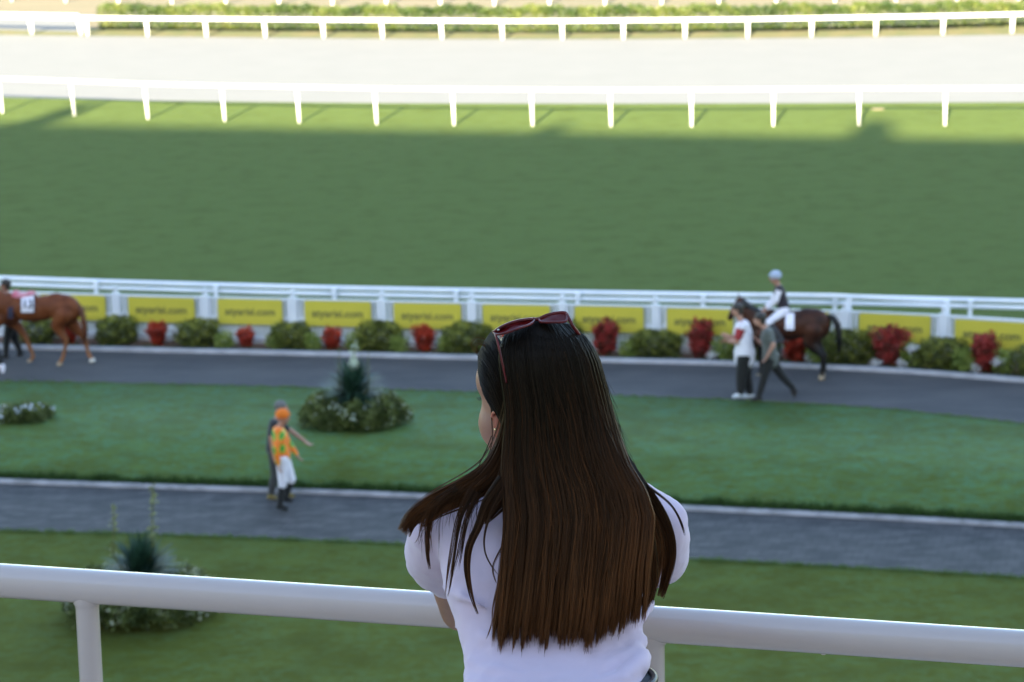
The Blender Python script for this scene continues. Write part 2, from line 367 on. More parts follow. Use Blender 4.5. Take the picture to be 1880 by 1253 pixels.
# ---------------------------------------------------------------- foliage
def leafcloud(cnt, fn, size, asp=.55, seed=0, ntri=1):
    """fn(rng,cnt)->(points, outward dirs, rnd) ; each leaf a folded quad"""
    r = np.random.default_rng(seed); P, D, K = fn(r, cnt); n = len(P)
    a = r.normal(size=(n, 3))*.9+D*.5; a /= np.linalg.norm(a, axis=1)[:, None]
    b = np.cross(a, r.normal(size=(n, 3))); b /= np.linalg.norm(b, axis=1)[:, None]
    s = (size*r.uniform(.6, 1.3, n))[:, None]
    V = np.stack([P, P+a*s*.5+b*s*asp*.5, P+a*s, P+a*s*.5-b*s*asp*.5], 1).reshape(-1, 3)
    F = np.arange(n*4).reshape(-1, 4); return V, F, np.repeat(K, 4)
def shellpts(r, cnt, rad, boxy=2., lump=.12, inner=.45, zmin=-1.):
    u = r.normal(size=(cnt, 3)); u /= np.linalg.norm(u, axis=1)[:, None]
    u = u[u[:, 2] > zmin]; nrm = (np.abs(u)**boxy).sum(1)**(1/boxy); e = u/nrm[:, None]
    ph = r.uniform(0, 6, 9)
    lum = 1+lump*(np.sin(u[:, 0]*5+ph[0])*np.sin(u[:, 1]*6+ph[1])+.7*np.sin(u[:, 2]*7+ph[2]+u[:, 0]*4)+.5*np.sin(u[:, 0]*13+ph[3])*np.sin(u[:, 2]*11+ph[4]))
    k = (inner+(1-inner)*r.random(len(u))**.45)*lum
    return e*k[:, None]*np.array(rad), u, k
def cloudmesh(name, rad, cnt, size, seed, boxy=3., lump=.1, taper=0., top=0., zc=None):
    def fn(r, c):
        P, u, k = shellpts(r, c, rad, boxy, lump, .4); t = (P[:, 2]/rad[2]+1)/2
        P[:, :2] *= (1-taper*(1-t))[:, None]; P[:, 2] += zc if zc is not None else rad[2]
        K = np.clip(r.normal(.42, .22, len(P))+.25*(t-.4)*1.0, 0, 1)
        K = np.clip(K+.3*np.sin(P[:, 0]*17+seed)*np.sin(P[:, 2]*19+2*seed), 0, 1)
        return P, u, K
    V, F, K = leafcloud(cnt, fn, size, seed=seed)
    return npmesh(name, V, F, attr={'rnd': K})
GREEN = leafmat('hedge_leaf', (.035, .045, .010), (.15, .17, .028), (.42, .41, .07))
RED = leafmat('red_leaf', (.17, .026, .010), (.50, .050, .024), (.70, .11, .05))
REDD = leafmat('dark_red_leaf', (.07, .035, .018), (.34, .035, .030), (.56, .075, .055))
LIME = leafmat('lime_leaf', (.12, .17, .03), (.25, .31, .06), (.38, .42, .10))
FARG = leafmat('sunlit_hedge_leaf', (.022, .045, .012), (.062, .092, .018), (.125, .14, .032))
WHT = pmat('petal', (.62, .62, .62), .6); BLUEW = pmat('pale_petal', (.55, .6, .66), .6)
TWIG = pmat('twig', (.09, .06, .04), .9, (.05, .035, .025), 20)
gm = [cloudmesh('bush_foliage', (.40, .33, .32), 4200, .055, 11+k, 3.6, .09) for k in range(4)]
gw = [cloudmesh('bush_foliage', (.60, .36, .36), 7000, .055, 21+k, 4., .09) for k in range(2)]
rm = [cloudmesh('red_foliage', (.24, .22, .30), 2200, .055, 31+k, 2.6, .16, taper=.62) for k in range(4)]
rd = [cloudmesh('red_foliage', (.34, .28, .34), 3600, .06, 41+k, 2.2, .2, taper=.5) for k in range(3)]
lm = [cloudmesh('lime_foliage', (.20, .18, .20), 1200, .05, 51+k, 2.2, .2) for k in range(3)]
pm = [cloudmesh('petals', (.11, .11, .08), 110, .05, 61+k, 2., .1) for k in range(2)]
def stem(parent, h, sp, k):
    m = M3(); r = random.Random(k)
    for i in range(6):
        a = r.uniform(0, 6.28); m.tube([(r.uniform(-.03, .03), r.uniform(-.03, .03), -.02), (cos(a)*sp*.4, sin(a)*sp*.3, h*.5), (cos(a)*sp, sin(a)*sp*.8, h)], [.012, .009, .004], 5)
    o = link('stem', m.mesh('stem'), TWIG, parent)
# (px of base, scale, mesh, material, label words)
bed = lambda px, d=.42: (lambda p: p)(None)
LK = shift(L_k1, -.5)
def onbed(px, d=.45):
    P = shift(L_k1, -d); k = [abs(((RR@(q-CC))/(FW@(q-CC))*FPX+IW/2)-px) for q in P]; i = int(np.argmin(k))
    q = P[i].copy(); pxi = (RR@(q-CC))/(FW@(q-CC))*FPX+IW/2; s = FPX/(FW@(q-CC)); q[0] += (px-pxi)/s; q[2] = .012; return q
def plant(px, me, mat, scl, label, cat, name, group, d=.45, rot=0., fol='foliage', st=.3):
    p = onbed(px, d); t = thing(name, p, label, cat, group); t.rotation_euler = (0, 0, rot)
    t.scale = scl
    link(fol, me.copy() if False else me, mat, t); stem(t, st, .12, int(px)); return t
gl = 'clipped green bushes along the yellow boards'
ord_ = ['round green bush partly behind the chestnut horse\'s legs', 'rounded green bush just right of the chestnut horse\'s tail', 'square green bush between the first and second red bushes clear of the horse', 'square green bush between the second and third red bushes clear of the horse', 'green bush directly behind the white flower spike', 'green bush left of the woman\'s sunglasses']
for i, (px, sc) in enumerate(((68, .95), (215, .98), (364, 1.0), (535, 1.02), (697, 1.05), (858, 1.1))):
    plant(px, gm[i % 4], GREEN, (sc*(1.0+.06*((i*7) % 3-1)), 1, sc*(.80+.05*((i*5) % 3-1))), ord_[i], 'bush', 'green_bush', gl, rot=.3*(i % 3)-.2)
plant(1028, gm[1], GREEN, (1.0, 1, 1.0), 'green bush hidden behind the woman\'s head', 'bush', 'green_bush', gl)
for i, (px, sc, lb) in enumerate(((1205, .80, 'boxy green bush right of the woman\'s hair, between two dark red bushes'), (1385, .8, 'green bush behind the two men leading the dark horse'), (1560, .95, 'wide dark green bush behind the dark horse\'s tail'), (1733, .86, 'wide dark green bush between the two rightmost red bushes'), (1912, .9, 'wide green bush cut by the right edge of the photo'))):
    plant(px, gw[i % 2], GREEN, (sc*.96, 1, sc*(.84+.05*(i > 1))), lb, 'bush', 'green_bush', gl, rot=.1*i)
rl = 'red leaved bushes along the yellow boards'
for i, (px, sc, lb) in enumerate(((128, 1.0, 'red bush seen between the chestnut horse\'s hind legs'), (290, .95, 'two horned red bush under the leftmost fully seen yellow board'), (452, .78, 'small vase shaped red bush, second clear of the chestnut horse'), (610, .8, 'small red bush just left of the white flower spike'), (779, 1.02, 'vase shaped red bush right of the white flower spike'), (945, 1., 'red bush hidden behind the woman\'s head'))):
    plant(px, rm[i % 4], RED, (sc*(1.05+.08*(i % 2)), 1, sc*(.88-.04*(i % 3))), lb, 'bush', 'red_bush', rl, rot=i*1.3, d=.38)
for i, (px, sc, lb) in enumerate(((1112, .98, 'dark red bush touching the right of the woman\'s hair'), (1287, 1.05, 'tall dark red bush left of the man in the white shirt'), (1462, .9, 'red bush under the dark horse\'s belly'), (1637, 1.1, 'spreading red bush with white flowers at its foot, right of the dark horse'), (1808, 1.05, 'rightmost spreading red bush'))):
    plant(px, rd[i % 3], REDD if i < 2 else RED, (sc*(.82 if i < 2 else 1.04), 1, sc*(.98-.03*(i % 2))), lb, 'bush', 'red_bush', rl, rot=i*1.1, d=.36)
for i, (px, lb) in enumerate(((412, 'low lime plant beside the green bush left of the small red bush'), (505, 'low lime plant right of the small vase shaped red bush'), (574, 'low lime plant left of the red bush by the flower spike'), (652, 'lime plant behind the top of the white flower spike'), (733, 'low lime plant right of the bush behind the flower spike'), (820, 'low lime plant left of the bush beside the woman\'s hair'), (1155, 'low lime plant left of the boxy green bush'), (1330, 'lime plant in front of the white shirted man\'s hand'), (1500, 'lime plant between the dark horse\'s hind legs'), (1672, 'lime plant topped with white flowers right of the spreading red bush'), (1772, 'lime plant left of the rightmost red bush'), (1840, 'lime plant right of the rightmost red bush'))):
    plant(px, lm[i % 3], LIME, (.85+.25*(px > 1200),)*3, lb, 'plant', 'lime_plant', 'low lime green plants in the planting bed', d=.2+.1*(i % 2), rot=i, st=.15)
for i, (px, dz, lb) in enumerate(((1308, .05, 'white blooms beside the tall dark red bush'), (1486, .05, 'white bloom low under the dark horse\'s belly'), (1608, .02, 'white bloom left foot of the spreading red bush'), (1655, .02, 'white bloom right foot of the spreading red bush'), (1675, .34, 'white blooms on top of the lime plant'), (1790, .04, 'white bloom under the rightmost red bush'), (1832, .2, 'white blooms right of the rightmost red bush'), (318, .3, 'white bloom above right of the two horned red bush'))):
    t = plant(px, pm[i % 2], WHT, (.9,)*3, lb, 'flower', 'white_flower', 'white blooms in the planting bed', d=.12, fol='petals', st=.1); t.location.z += dz
    mm = M3(); mm.tube([(0, 0, -dz-.02), (.01, 0, .04)], .006, 5); link('stalk', mm.mesh('stalk'), TWIG, t)
# long far hedge
P = line([(172, 56), (400, 57), (700, 60), (1100, 61), (1500, 58), (1880, 52)], n=90, x0=176, x1=2150); P = shift(P, -.75)
def hfn(r, c):
    t = r.random(c)*(len(P)-1.001); i = t.astype(int); f = (t-i)[:, None]; q = P[i]*(1-f)+P[i+1]*f
    T = P[i+1]-P[i]; T /= np.linalg.norm(T, axis=1)[:, None]; N_ = np.stack([T[:, 1], -T[:, 0], T[:, 2]*0], 1)
    a = r.uniform(-1.2, pi+.1, c); hh = .88+.05*np.sin(t*.9)+.04*np.sin(t*2.7)+.03*np.sin(t*7.3)
    k = (1-.35*r.random(c)**2)*(1+.05*np.sin(t*5)*np.sin(a*4))
    sx = np.sign(np.cos(a))*np.abs(np.cos(a))**.5; sz = np.sign(np.sin(a))*np.abs(np.sin(a))**.5
    q = q+N_*(sx*k*.62)[:, None]; q[:, 2] = np.maximum(.02, hh*.5+sz*k*hh*.5)
    u = N_*np.cos(a)[:, None]; u[:, 2] = np.sin(a)
    K = np.clip(r.normal(.4, .2, c)+.28*np.sin(t*.8+np.sin(t*.31)*2)+.15*np.sin(t*3.1+a*2), 0, 1); return q, u, K
V, F, K = leafcloud(70000, hfn, .10, seed=5)
hd = thing('hedge', P[45], 'long clipped green hedge behind the far white rail, ending at the left', 'hedge')
link('foliage', npmesh('foliage', V-P[45], F, attr={'rnd': K}), FARG, hd)
m = M3()
for i in range(0, 89, 2): m.tube([P[i]+np.array([0, 0, -.02]), P[i]+np.array([.05, .02, .6])], [.03, .015], 5)
m.build('stem', TWIG, hd)

# ---------------------------------------------------------------- near fences and boards
A_ = [(-45, 509), (177, 517), (397, 523.5), (614, 529), (837, 533.5), (1060, 537.5), (1290, 541), (1532, 545), (1780, 551), (2035, 558)]
HA = 1.0
P = np.array([G(x, y, HA) for x, y in A_]); P0 = P.copy(); P0[:, 2] = 0
th = thing('paddock_rail', P0[5], 'white double tube rail behind the yellow boards, posts with bright caps', 'fence')
def smooth(P, n=60):
    t = np.linspace(0, len(P)-1, n); i = np.minimum(t.astype(int), len(P)-2); f = (t-i)[:, None]
    Q = P[i]*(1-f)+P[i+1]*f; return Q
m = M3(); m.tube(smooth(P), .05, 12); m.build('rail', MT['white'], th, smooth=True)
m = M3(); m.tube(smooth(P-np.array([0, 0, .125])), .045, 12); m.build('rail', MT['white'], th, smooth=True)
for i in range(len(P)):
    m = M3(); q = P0[i]; m.box(q+np.array([0, -.09, .5]), (.075, .06, 1.05), YAW*.6); pt = m.build('post', MT['white'], th)
    m = M3(); m.ell(q+np.array([0, -.11, 1.0]), (.06, .05, .05)); m.box(q+np.array([0, -.125, .94]), (.085, .05, .11), YAW*.6); m.build('cap', MT['white'], pt, org=wloc(th))
# boards: px left, px right, y top left, y top right
boards = [(72, 191, 540.5, 543.5), (233, 355, 545, 548), (398, 517, 548.5, 551), (558, 680, 551.5, 555), (722, 846, 556, 558.5), (886, 1010, 559, 561.5), (1055, 1182, 561.5, 564.5), (1225, 1347, 566, 568.5), (1396, 1522, 569.5, 572), (1578, 1710, 574, 581), (1757, 1893, 586.5, 593)]
HB = .93
tops = []
for (xa, xb, ya, yb) in boards: tops += [G(xa, ya-3, HB), G(xb, yb-3, HB)]
tops = np.array(tops); tops = np.concatenate([[tops[0]*2-tops[2]], tops, [tops[-1]*2-tops[-3]]])
# smooth depth so the panel line is one gentle curve
Bl = tops.copy(); k = np.polyfit(tops[:, 0], tops[:, 1], 4); Bl[:, 1] = np.polyval(k, Bl[:, 0]); Bl[:, 2] = 0
bf = thing('picket_fence', Bl[12], 'low white slatted fence that carries the yellow boards behind the bushes', 'fence')
def alongB(x): return np.array([x, np.polyval(k, x), 0.])
for i in range(0, len(Bl)-1, 2):                # gap pillars between boards
    c = (Bl[i]+Bl[i+1])/2; d = Bl[i+1]-Bl[i]; yw = math.atan2(d[1], d[0]); wd = np.linalg.norm(d)
    m = M3(); m.box(c+np.array([0, .03, .47]), (.17, .09, .96), yw); m.build('post', MT['white'], bf)
    m = M3(); m.box(c+np.array([0, .03, 1.00]), (.06, .06, .1), yw); m.ell(c+np.array([0, .03, 1.07]), (.045, .045, .035)); m.build('finial', MT['white'], bf)
x = Bl[0][0]; m = M3(); j = 0
while x < Bl[-1][0]:
    p = alongB(x); d = alongB(x+.01)-p; yw = math.atan2(d[1], d[0])
    m.box(p+np.array([0, .06, .45]), (.058, .022, .86), yw); x += .080; j += 1
m.build('slats', MT['white'], bf)
for (z, hh) in ((.12, .07), (.52, .06), (HB-.02, .05)):
    m = M3(); xs = np.linspace(Bl[0][0], Bl[-1][0], 50)
    for xa, xb in zip(xs[:-1], xs[1:]):
        pa, pb = alongB(xa), alongB(xb); d = pb-pa; m.box((pa+pb)/2+np.array([0, .035, z]), (np.linalg.norm(d)+.004, .03, hh), math.atan2(d[1], d[0]))
    m.build('rail', MT['white'], bf)
# upper handrail on the right
hr = np.array([G(1290, 544, 1.03), G(1400, 543.5, 1.06), G(1500, 544.5, 1.10), G(1620, 549, 1.12), G(1738, 554, 1.14)])
h2 = hr.copy(); kk = np.array([alongB(q[0])[1]+.16 for q in hr])
hr = np.array([G(px, py, 1.12) for px, py in ((1330, 543), (1430, 542), (1530, 543.5), (1640, 549), (1740, 554.5))])
t = thing('handrail', hr[3]*[1, 1, 0], 'bright white handrail slanting down to its end post on the right of the paddock', 'handrail')
m = M3(); m.tube(hr, .045, 10); m.build('rail', MT['white'], t, smooth=True)
for (px, py) in ((1558, 545), (1738, 554.5)):
    q = G(px, py, 1.12); m = M3(); m.box(q-np.array([0, .05, .54]), (.10, .07, 1.14)); m.build('post', MT['white'], t)
def textmesh(s, size, ext=.004, shear=0.):
    cu = bpy.data.curves.new('t', 'FONT'); cu.body = s; cu.size = size; cu.extrude = ext; cu.align_x = 'CENTER'; cu.align_y = 'CENTER'; cu.offset = size*.012; cu.shear = shear
    o = bpy.data.objects.new('t', cu); COL.objects.link(o); dg = bpy.context.evaluated_depsgraph_get(); dg.update()
    me = bpy.data.meshes.new_from_object(o.evaluated_get(dg)); bpy.data.objects.remove(o); me.materials.clear(); return me
tm = textmesh('atyarisi.com', .185)
wds = [v.co.x for v in tm.vertices]; tw = max(wds)-min(wds)
blab = ['yellow board with dark lettering mostly behind the chestnut horse', 'yellow lettered board above the two horned red bush, leftmost fully seen', 'yellow lettered board, second fully seen from the left', 'yellow lettered board just left of the white flower spike', 'yellow lettered board above the vase shaped red bush right of the flower spike', 'yellow lettered board partly hidden by the woman\'s sunglasses', 'yellow lettered board just right of the woman\'s sunglasses', 'yellow lettered board behind the dark horse\'s muzzle', 'yellow lettered board hidden behind the dark horse and jockey', 'yellow lettered board right of the dark horse\'s tail', 'yellow lettered board at the right edge of the photo']
for i, (xa, xb, ya, yb) in enumerate(boards):
    p = alongB(G(xa, ya, HB)[0]); q = alongB(G(xb, yb, HB)[0]); c = (p+q)/2; d = q-p; yw = math.atan2(d[1], d[0]); L = np.linalg.norm(d)
    z1 = G((xa+xb)/2, (ya+yb)/2, .0)
    # height of the board's top on the plane of the fence
    mid_ = PY((xa+xb)/2, (ya+yb)/2, c[1]-.03); ht = .50+.03*(i > 8)
    t = thing('advertising_board', (c[0], c[1]-.04, mid_[2]-ht/2), blab[i], 'board', 'yellow advertising boards hung on the white fence'); t.rotation_euler = (0, 0, yw)
    r = .05; pts = []
    for (sx, sz) in ((1, 1), (-1, 1), (-1, -1), (1, -1)):
        for kx in range(5):
            a = {(1, 1): 0, (-1, 1): pi/2, (-1, -1): pi, (1, -1): 1.5*pi}[(sx, sz)]+kx*pi/8
            pts.append((sx*(L/2-r)+r*cos(a), sz*(ht/2-r)+r*sin(a)))
    def plate(pts, y0, y1):
        n = len(pts); v = [(x_, y0, z_) for x_, z_ in pts]+[(x_, y1, z_) for x_, z_ in pts]; mm = M3()
        mm.add(v, [tuple(range(n)), tuple(range(2*n-1, n-1, -1))]+[(a_, n+a_, n+(a_+1) % n, (a_+1) % n) for a_ in range(n)]); return mm
    link('panel', plate(pts, -.012, .01).mesh('panel'), MT['yellow'], t)
    link('edging', plate([(x_*1.018, z_*1.045) for x_, z_ in pts], .0115, .022).mesh('edging'), MT['steel'], t)
    o = link('lettering', tm, MT['ink'], t); o.rotation_euler = (pi/2, 0, 0); s_ = L*.77/tw; o.scale = (s_, s_*1.0, 1); o.location = (0, -.014, .0)

# ---------------------------------------------------------------- flower beds with yuccas
YUC = leafmat('yucca_leaf', (.018, .045, .026), (.035, .085, .05), (.12, .20, .18), tl=.1)
SHR = leafmat('bed_shrub', (.05, .068, .018), (.13, .16, .042), (.28, .31, .11))
STK = pmat('flower_stalk', (.16, .16, .04), .8, (.10, .11, .03), 20)
CRM = pmat('cream_petal', (.62, .66, .55), .6, (.50, .56, .40), 20); OLV = pmat('olive_bud', (.20, .22, .07), .7, (.26, .27, .10), 20)
def flowerbed(px, py, rpx, hpx, nleaf, labels, sz=1.0, flowers=220, yuc=None, fcol=WHT, dep=.8):
    s = FPX/(FW@(G(px, py)-CC)); R_ = rpx/s; h = hpx/s; c = G(px, py, .05)
    t = thing('flower_bed', c, labels[0], 'flower bed')
    def fn(r, n):
        a = r.uniform(0, 2*pi, n); ph = r.uniform(0, 6, 6); rr = R_*(1+.05*np.sin(a*5+ph[0])+.04*np.sin(a*9+ph[1]))
        q = r.random(n)**.5; hz = h*(1+.18*np.sin(a*7+ph[2])+.12*np.sin(a*13+ph[3]+q*6))*np.sqrt(np.clip(1-(np.abs(q-.62)/.42)**2.5, 0.02, 1))
        z = hz*(1-.75*r.random(n)**2.0)
        P_ = np.stack([np.cos(a)*q*rr, np.sin(a)*q*rr*dep, z], 1); u = np.stack([np.cos(a)*q, np.sin(a)*q, .6+0*a], 1)
        K_ = np.clip(r.normal(.4, .2, n)+.25*np.sin(a*11+q*9)+.15*(z/h-.6), 0, 1); return P_, u, K_
    V, F, K_ = leafcloud(nleaf, fn, .075*sz, seed=int(px))
    link('foliage', npmesh('foliage', V, F, attr={'rnd': K_}), SHR, t)
    if flowers:
        def ff(r, n):
            nc = n//12; ca = r.uniform(0, 2*pi, nc); cq = r.uniform(.45, 1.04, nc); cz = h*(1.0*np.sqrt(np.clip(1-(np.abs(np.minimum(cq, 1.)-.62)/.42)**2.5, .05, 1)))*r.uniform(.75, 1.12, nc)+.02
            i = r.integers(0, nc, n); P_ = np.stack([np.cos(ca[i])*cq[i]*R_, np.sin(ca[i])*cq[i]*R_*dep, cz[i]], 1)+r.normal(0, .045, (n, 3)); return P_, r.normal(size=(n, 3)), r.random(n)
        V, F, K_ = leafcloud(flowers, ff, .05, asp=.9, seed=int(px)+1); tag(link('flowers', npmesh('flowers', V, F, attr={'rnd': K_}), fcol, t), kind='stuff')
    if yuc:
        y = thing('yucca', c+np.array([0, .05, 0]), labels[1], 'plant'); hh, rad, n = yuc
        r = random.Random(px); V = []; F = []; K = []
        for i in range(n):
            a = r.uniform(0, 2*pi); el = r.uniform(.05, 1.35); Ln = rad*r.uniform(.75, 1.1); z0 = hh*r.uniform(.35, .62)
            d = np.array([cos(a)*cos(el), sin(a)*cos(el), sin(el)]); sd = np.array([-sin(a), cos(a), 0]); wd = .030*r.uniform(.8, 1.3)
            p0 = np.array([0, 0, z0]); n0 = len(V); rn = min(1, max(0, r.gauss(.42, .25)))
            for kx in range(5):
                tt_ = kx/4; p = p0+d*Ln*tt_+np.array([0, 0, -.25*Ln*tt_**2*cos(el)]); ww = wd*(1-tt_)**.6+.001
                V += [p-sd*ww, p+sd*ww]; K += [rn, rn]
            F += [(n0+2*kx, n0+2*kx+1, n0+2*kx+3, n0+2*kx+2) for kx in range(4)]
        link('leaves', npmesh('leaves', np.array(V), np.array(F), attr={'rnd': np.array(K)}), YUC, y)
        mm = M3(); mm.tube([(0, 0, 0), (0, 0, hh*.6)], [.09, .07], 8); link('trunk', mm.mesh('trunk'), TWIG, y); return t, y
    return t, None
t1, y1 = flowerbed(650, 778, 97, 44, 15000, ('round bed of low bushy plants with white flowers in the middle lawn', 'dark spiky yucca with a white flower spike in the middle bed'), yuc=(.95, .72, 420), flowers=420, fcol=pmat('cream_green_petal', (.42, .46, .36), .6))
def spike(y, px, py0, py1, full, rpx=7, bm=None):
    c = wloc(y); b_ = PY(px, py0, c[1])-c; e_ = PY(px+1, py1, c[1])-c
    mm = M3(); mm.tube([(b_[0]*.3, 0, .4), b_, e_], [.014, .012, .006], 6); st_ = link('flower_stalk', mm.mesh('stalk'), STK, y)
    if full:
        def fn(r, n):
            t_ = r.random(n); ra = (rpx/100.)*np.sin(np.clip(t_*.95+.05, 0, 1)*pi)**.7*1.0; a = r.uniform(0, 2*pi, n)
            P_ = b_+(e_-b_)*t_[:, None]; P_[:, 0] += np.cos(a)*ra*r.random(n)**.4; P_[:, 1] += np.sin(a)*ra; P_[:, 2] -= .02
            return P_, np.stack([np.cos(a), np.sin(a), -.5+0*a], 1), r.random(n)
        V, F, K_ = leafcloud(full, fn, .05, asp=.8, seed=int(px)); link('blossom', npmesh('blossom', V, F, attr={'rnd': K_}), bm or CRM, y)
spike(y1, 648, 694, 655, 300, 10); spike(y1, 650, 664, 622, 40, 4); spike(y1, 622, 720, 640, 0); spike(y1, 676, 715, 640, 0)
t2, y2 = flowerbed(262, 1128, 142, 62, 16000, ('round bed of plants with pale blossoms below the balcony rail at left', 'spiky yucca with two bare flower stalks behind the balcony rail at left'), yuc=(1.0, .72, 420), flowers=1900, fcol=pmat('pale_pink_petal', (.36, .37, .24), .6))
spike(y2, 280, 1010, 885, 90, 4, OLV); spike(y2, 208, 1020, 925, 60, 4, OLV)
t3, _ = flowerbed(42, 770, 55, 20, 4500, ('small low flower bed at the left edge of the lawn',), sz=.8, flowers=130, fcol=BLUEW)

# ---------------------------------------------------------------- people and horses in the paddock
SKIN = pmat('skin', (.50, .27, .19), .55, (.42, .21, .15), 14, sss=.1)
DSKIN = pmat('tanned_skin', (.36, .18, .12), .55)
def cloth(name, c, c2=None, **k): return pmat(name, c, .85, c2 or tuple(v*.8 for v in c), k.pop('scale', 9), sheen=.1, **k)
BLACKC = cloth('black_cloth', (.011, .0105, .010)); WHITEC = cloth('white_cloth', (.84, .80, .86), (.76, .72, .78)); REDC = cloth('red_cloth', (.38, .035, .04))
HAIRD = pmat('dark_hair', (.015, .012, .01), .5, (.03, .022, .016), 30); HAIRG = pmat('grey_hair', (.16, .15, .14), .6, (.1, .09, .085), 30)
def person(root, J, face, label, shirt, trous, shoes, hairm, cap=None, sleeve='short', skin=None, build=1., silk=None, boots=False, look=None, longshirt=0., name='person', sleevem=None, seat=False):
    """root: world foot point.  J: joint name -> (px, py, dy).  face: +1 looks right, -1 looks left"""
    t = thing(name, root, label, 'person'); root = np.array(root); skin = skin or SKIN
    K = {k_: PY(v[0], v[1], root[1]+v[2])-root for k_, v in J.items()}
    f = np.array([face*1., -.15*face, 0]); f /= np.linalg.norm(f); sd = np.array([0, 1., 0])
    B = build; head = K['head']; neck = K['neck']; sh = (K['shL']+K['shR'])/2; pel = K['pel']
    ax = np.array([f, np.cross([0, 0, 1.], f), [0, 0, 1.]])
    tor = [(pel, .115*B), ((pel*.6+sh*.4), .105*B), ((pel*.25+sh*.75)+f*.01, .115*B), (sh-np.array([0, 0, .02]), .09*B)]
    def torso(m, add=0., low=0.):
        m.chain([(p, r+add) for p, r in tor]); m.rcone(K['shL'], .058*B+add, K['shR'], .058*B+add)
        sdv = K['shR']-K['shL']; sdv = sdv/np.linalg.norm(sdv)
        for sg in (-1, 1):
            m.rcone(pel+sdv*.055*sg, .10*B+add, pel*.45+sh*.55+sdv*.06*sg, .095*B+add); m.rcone(pel*.45+sh*.55+sdv*.06*sg, .095*B+add, sh+sdv*.08*sg-np.array([0, 0, .06]), .08*B+add)
        if low: m.rcone(pel, .13*B+add, pel-np.array([0, 0, low]), .125*B+add)
    m = M3(); torso(m)
    m.rcone(sh+np.array([0, 0, .01]), .06, head-np.array([0, 0, .06])-f*.01, .048)
    m.ell(head+np.array([0, 0, .02])-f*.012, (.093, .074, .092), ax); m.ell(head+f*.022-np.array([0, 0, .045]), (.062, .055, .068), ax)
    m.rcone(head+f*.085+np.array([0, 0, .0]), .010, head+f*.102-np.array([0, 0, .028]), .014)      # nose
    for sg in (-1, 1): m.ell(head+ax[1]*.074*sg-np.array([0, 0, .012])-f*.01, (.018, .009, .03), ax)   # ears
    for S in 'LR':
        m.chain([(K['sh'+S], .05*B), (K['el'+S], .038*B), (K['ha'+S], .026*B)])
        hd = K['ha'+S]-K['el'+S]; hd = hd/np.linalg.norm(hd); sdw = np.cross(hd, f); sdw = sdw/(np.linalg.norm(sdw)+1e-6); cu = np.cross(sdw, hd)
        palm = K['ha'+S]+hd*.045; m.ell(palm, (.048, .036, .017), [hd, sdw, cu])
        for q, ln in zip((-.027, -.009, .009, .027), (.062, .076, .07, .054)):
            b0 = palm+hd*.035+sdw*q; b1 = b0+hd*ln*.5+cu*.008; b2 = b1+hd*ln*.35+cu*.025
            m.chain([(b0, .0105), (b1, .0095), (b2, .008)])
        m.chain([(palm-hd*.02+sdw*.03, .013), (palm+hd*.02+sdw*.055+cu*.012, .011), (palm+hd*.045+sdw*.058+cu*.025, .009)])
    for S in 'LR': m.chain([(K['hip'+S], .085*B), (K['kn'+S], .055*B), (K['kn'+S]*.6+K['an'+S]*.4, .052*B), (K['an'+S], .036*B)])
    for S in 'LR': m.rcone(K['an'+S]-np.array([0, 0, .02]), .032, K['an'+S]*.5+K['to'+S]*.5, .02)
    blob(m, 'body', skin, t, .009, 3)
    # face details
    m = M3()
    for sg in (-1, 1): m.ell(head+f*.074+ax[1]*.028*sg+np.array([0, 0, .012]), (.008, .011, .007), ax, 8)
    m.build('eyes', BLACKC, t, org=(0, 0, 0))
    m = M3(); m.ell(head+f*.079-np.array([0, 0, .055]), (.008, .02, .006), ax, 8); m.build('mouth', pmat('lip', (.35, .12, .1), .5), t, org=(0, 0, 0))
    # shirt
    m = M3(); torso(m, .016, longshirt)
    for S in 'LR':
        e = K['el'+S] if sleeve == 'long' else K['sh'+S]*.35+K['el'+S]*.65
        sm_ = m if sleevem is None else M3()
        sm_.rcone(K['sh'+S], .068*B, e, .056*B)
        if sleeve == 'long': sm_.rcone(e, .056*B, K['ha'+S], .036)
        if sleevem is not None: blob(sm_, 'sleeve', sleevem, t, .012, 3)
    def bl(m, n, mt, v=.012, s=4, wr=None): return blob(m, n, mt, t, v, s, wr)
    o_wl = t.location.copy()
    bl(m, 'shirt', shirt, .011, 4, [(.05, .012)])
    m = M3(); m.rcone(pel, .128*B, pel+(sh-pel)*.12, .12*B)
    for S in 'LR':
        sg = K['hip'+S]; m.rcone(pel*.7+sg*.3, .118*B, sg, .1*B)
        if boots:
            kb = K['kn'+S]; m.chain([(sg, .102*B), (kb, .068*B), (kb*.7+K['an'+S]*.3, .056*B)])
        else: m.chain([(sg, .102*B), (K['kn'+S], .07*B), (K['kn'+S]*.5+K['an'+S]*.5, .064*B), (K['an'+S]+(K['kn'+S]-K['an'+S])*.08, .05*B)])
    bl(m, 'trousers', trous, .011, 4, [(.05, .010)])
    for S in 'LR':
        m = M3(); an = K['an'+S]; to = K['to'+S]; d = to-an; d[2] = 0; d = d/(np.linalg.norm(d)+1e-6)
        hl = an-d*.035-np.array([0, 0, .045]); m.chain([(an-np.array([0, 0, .01]), .045), (hl+d*.06, .044), (to-d*.02+np.array([0, 0, .005]), .036)]); m.rcone(hl, .036, hl+d*.05, .04)
        if boots: m.chain([(K['kn'+S]*.82+an*.18, .06), (K['kn'+S]*.5+an*.5, .06), (an, .046)])
        bl(m, 'boot' if boots else 'shoe', shoes, .010, 3)
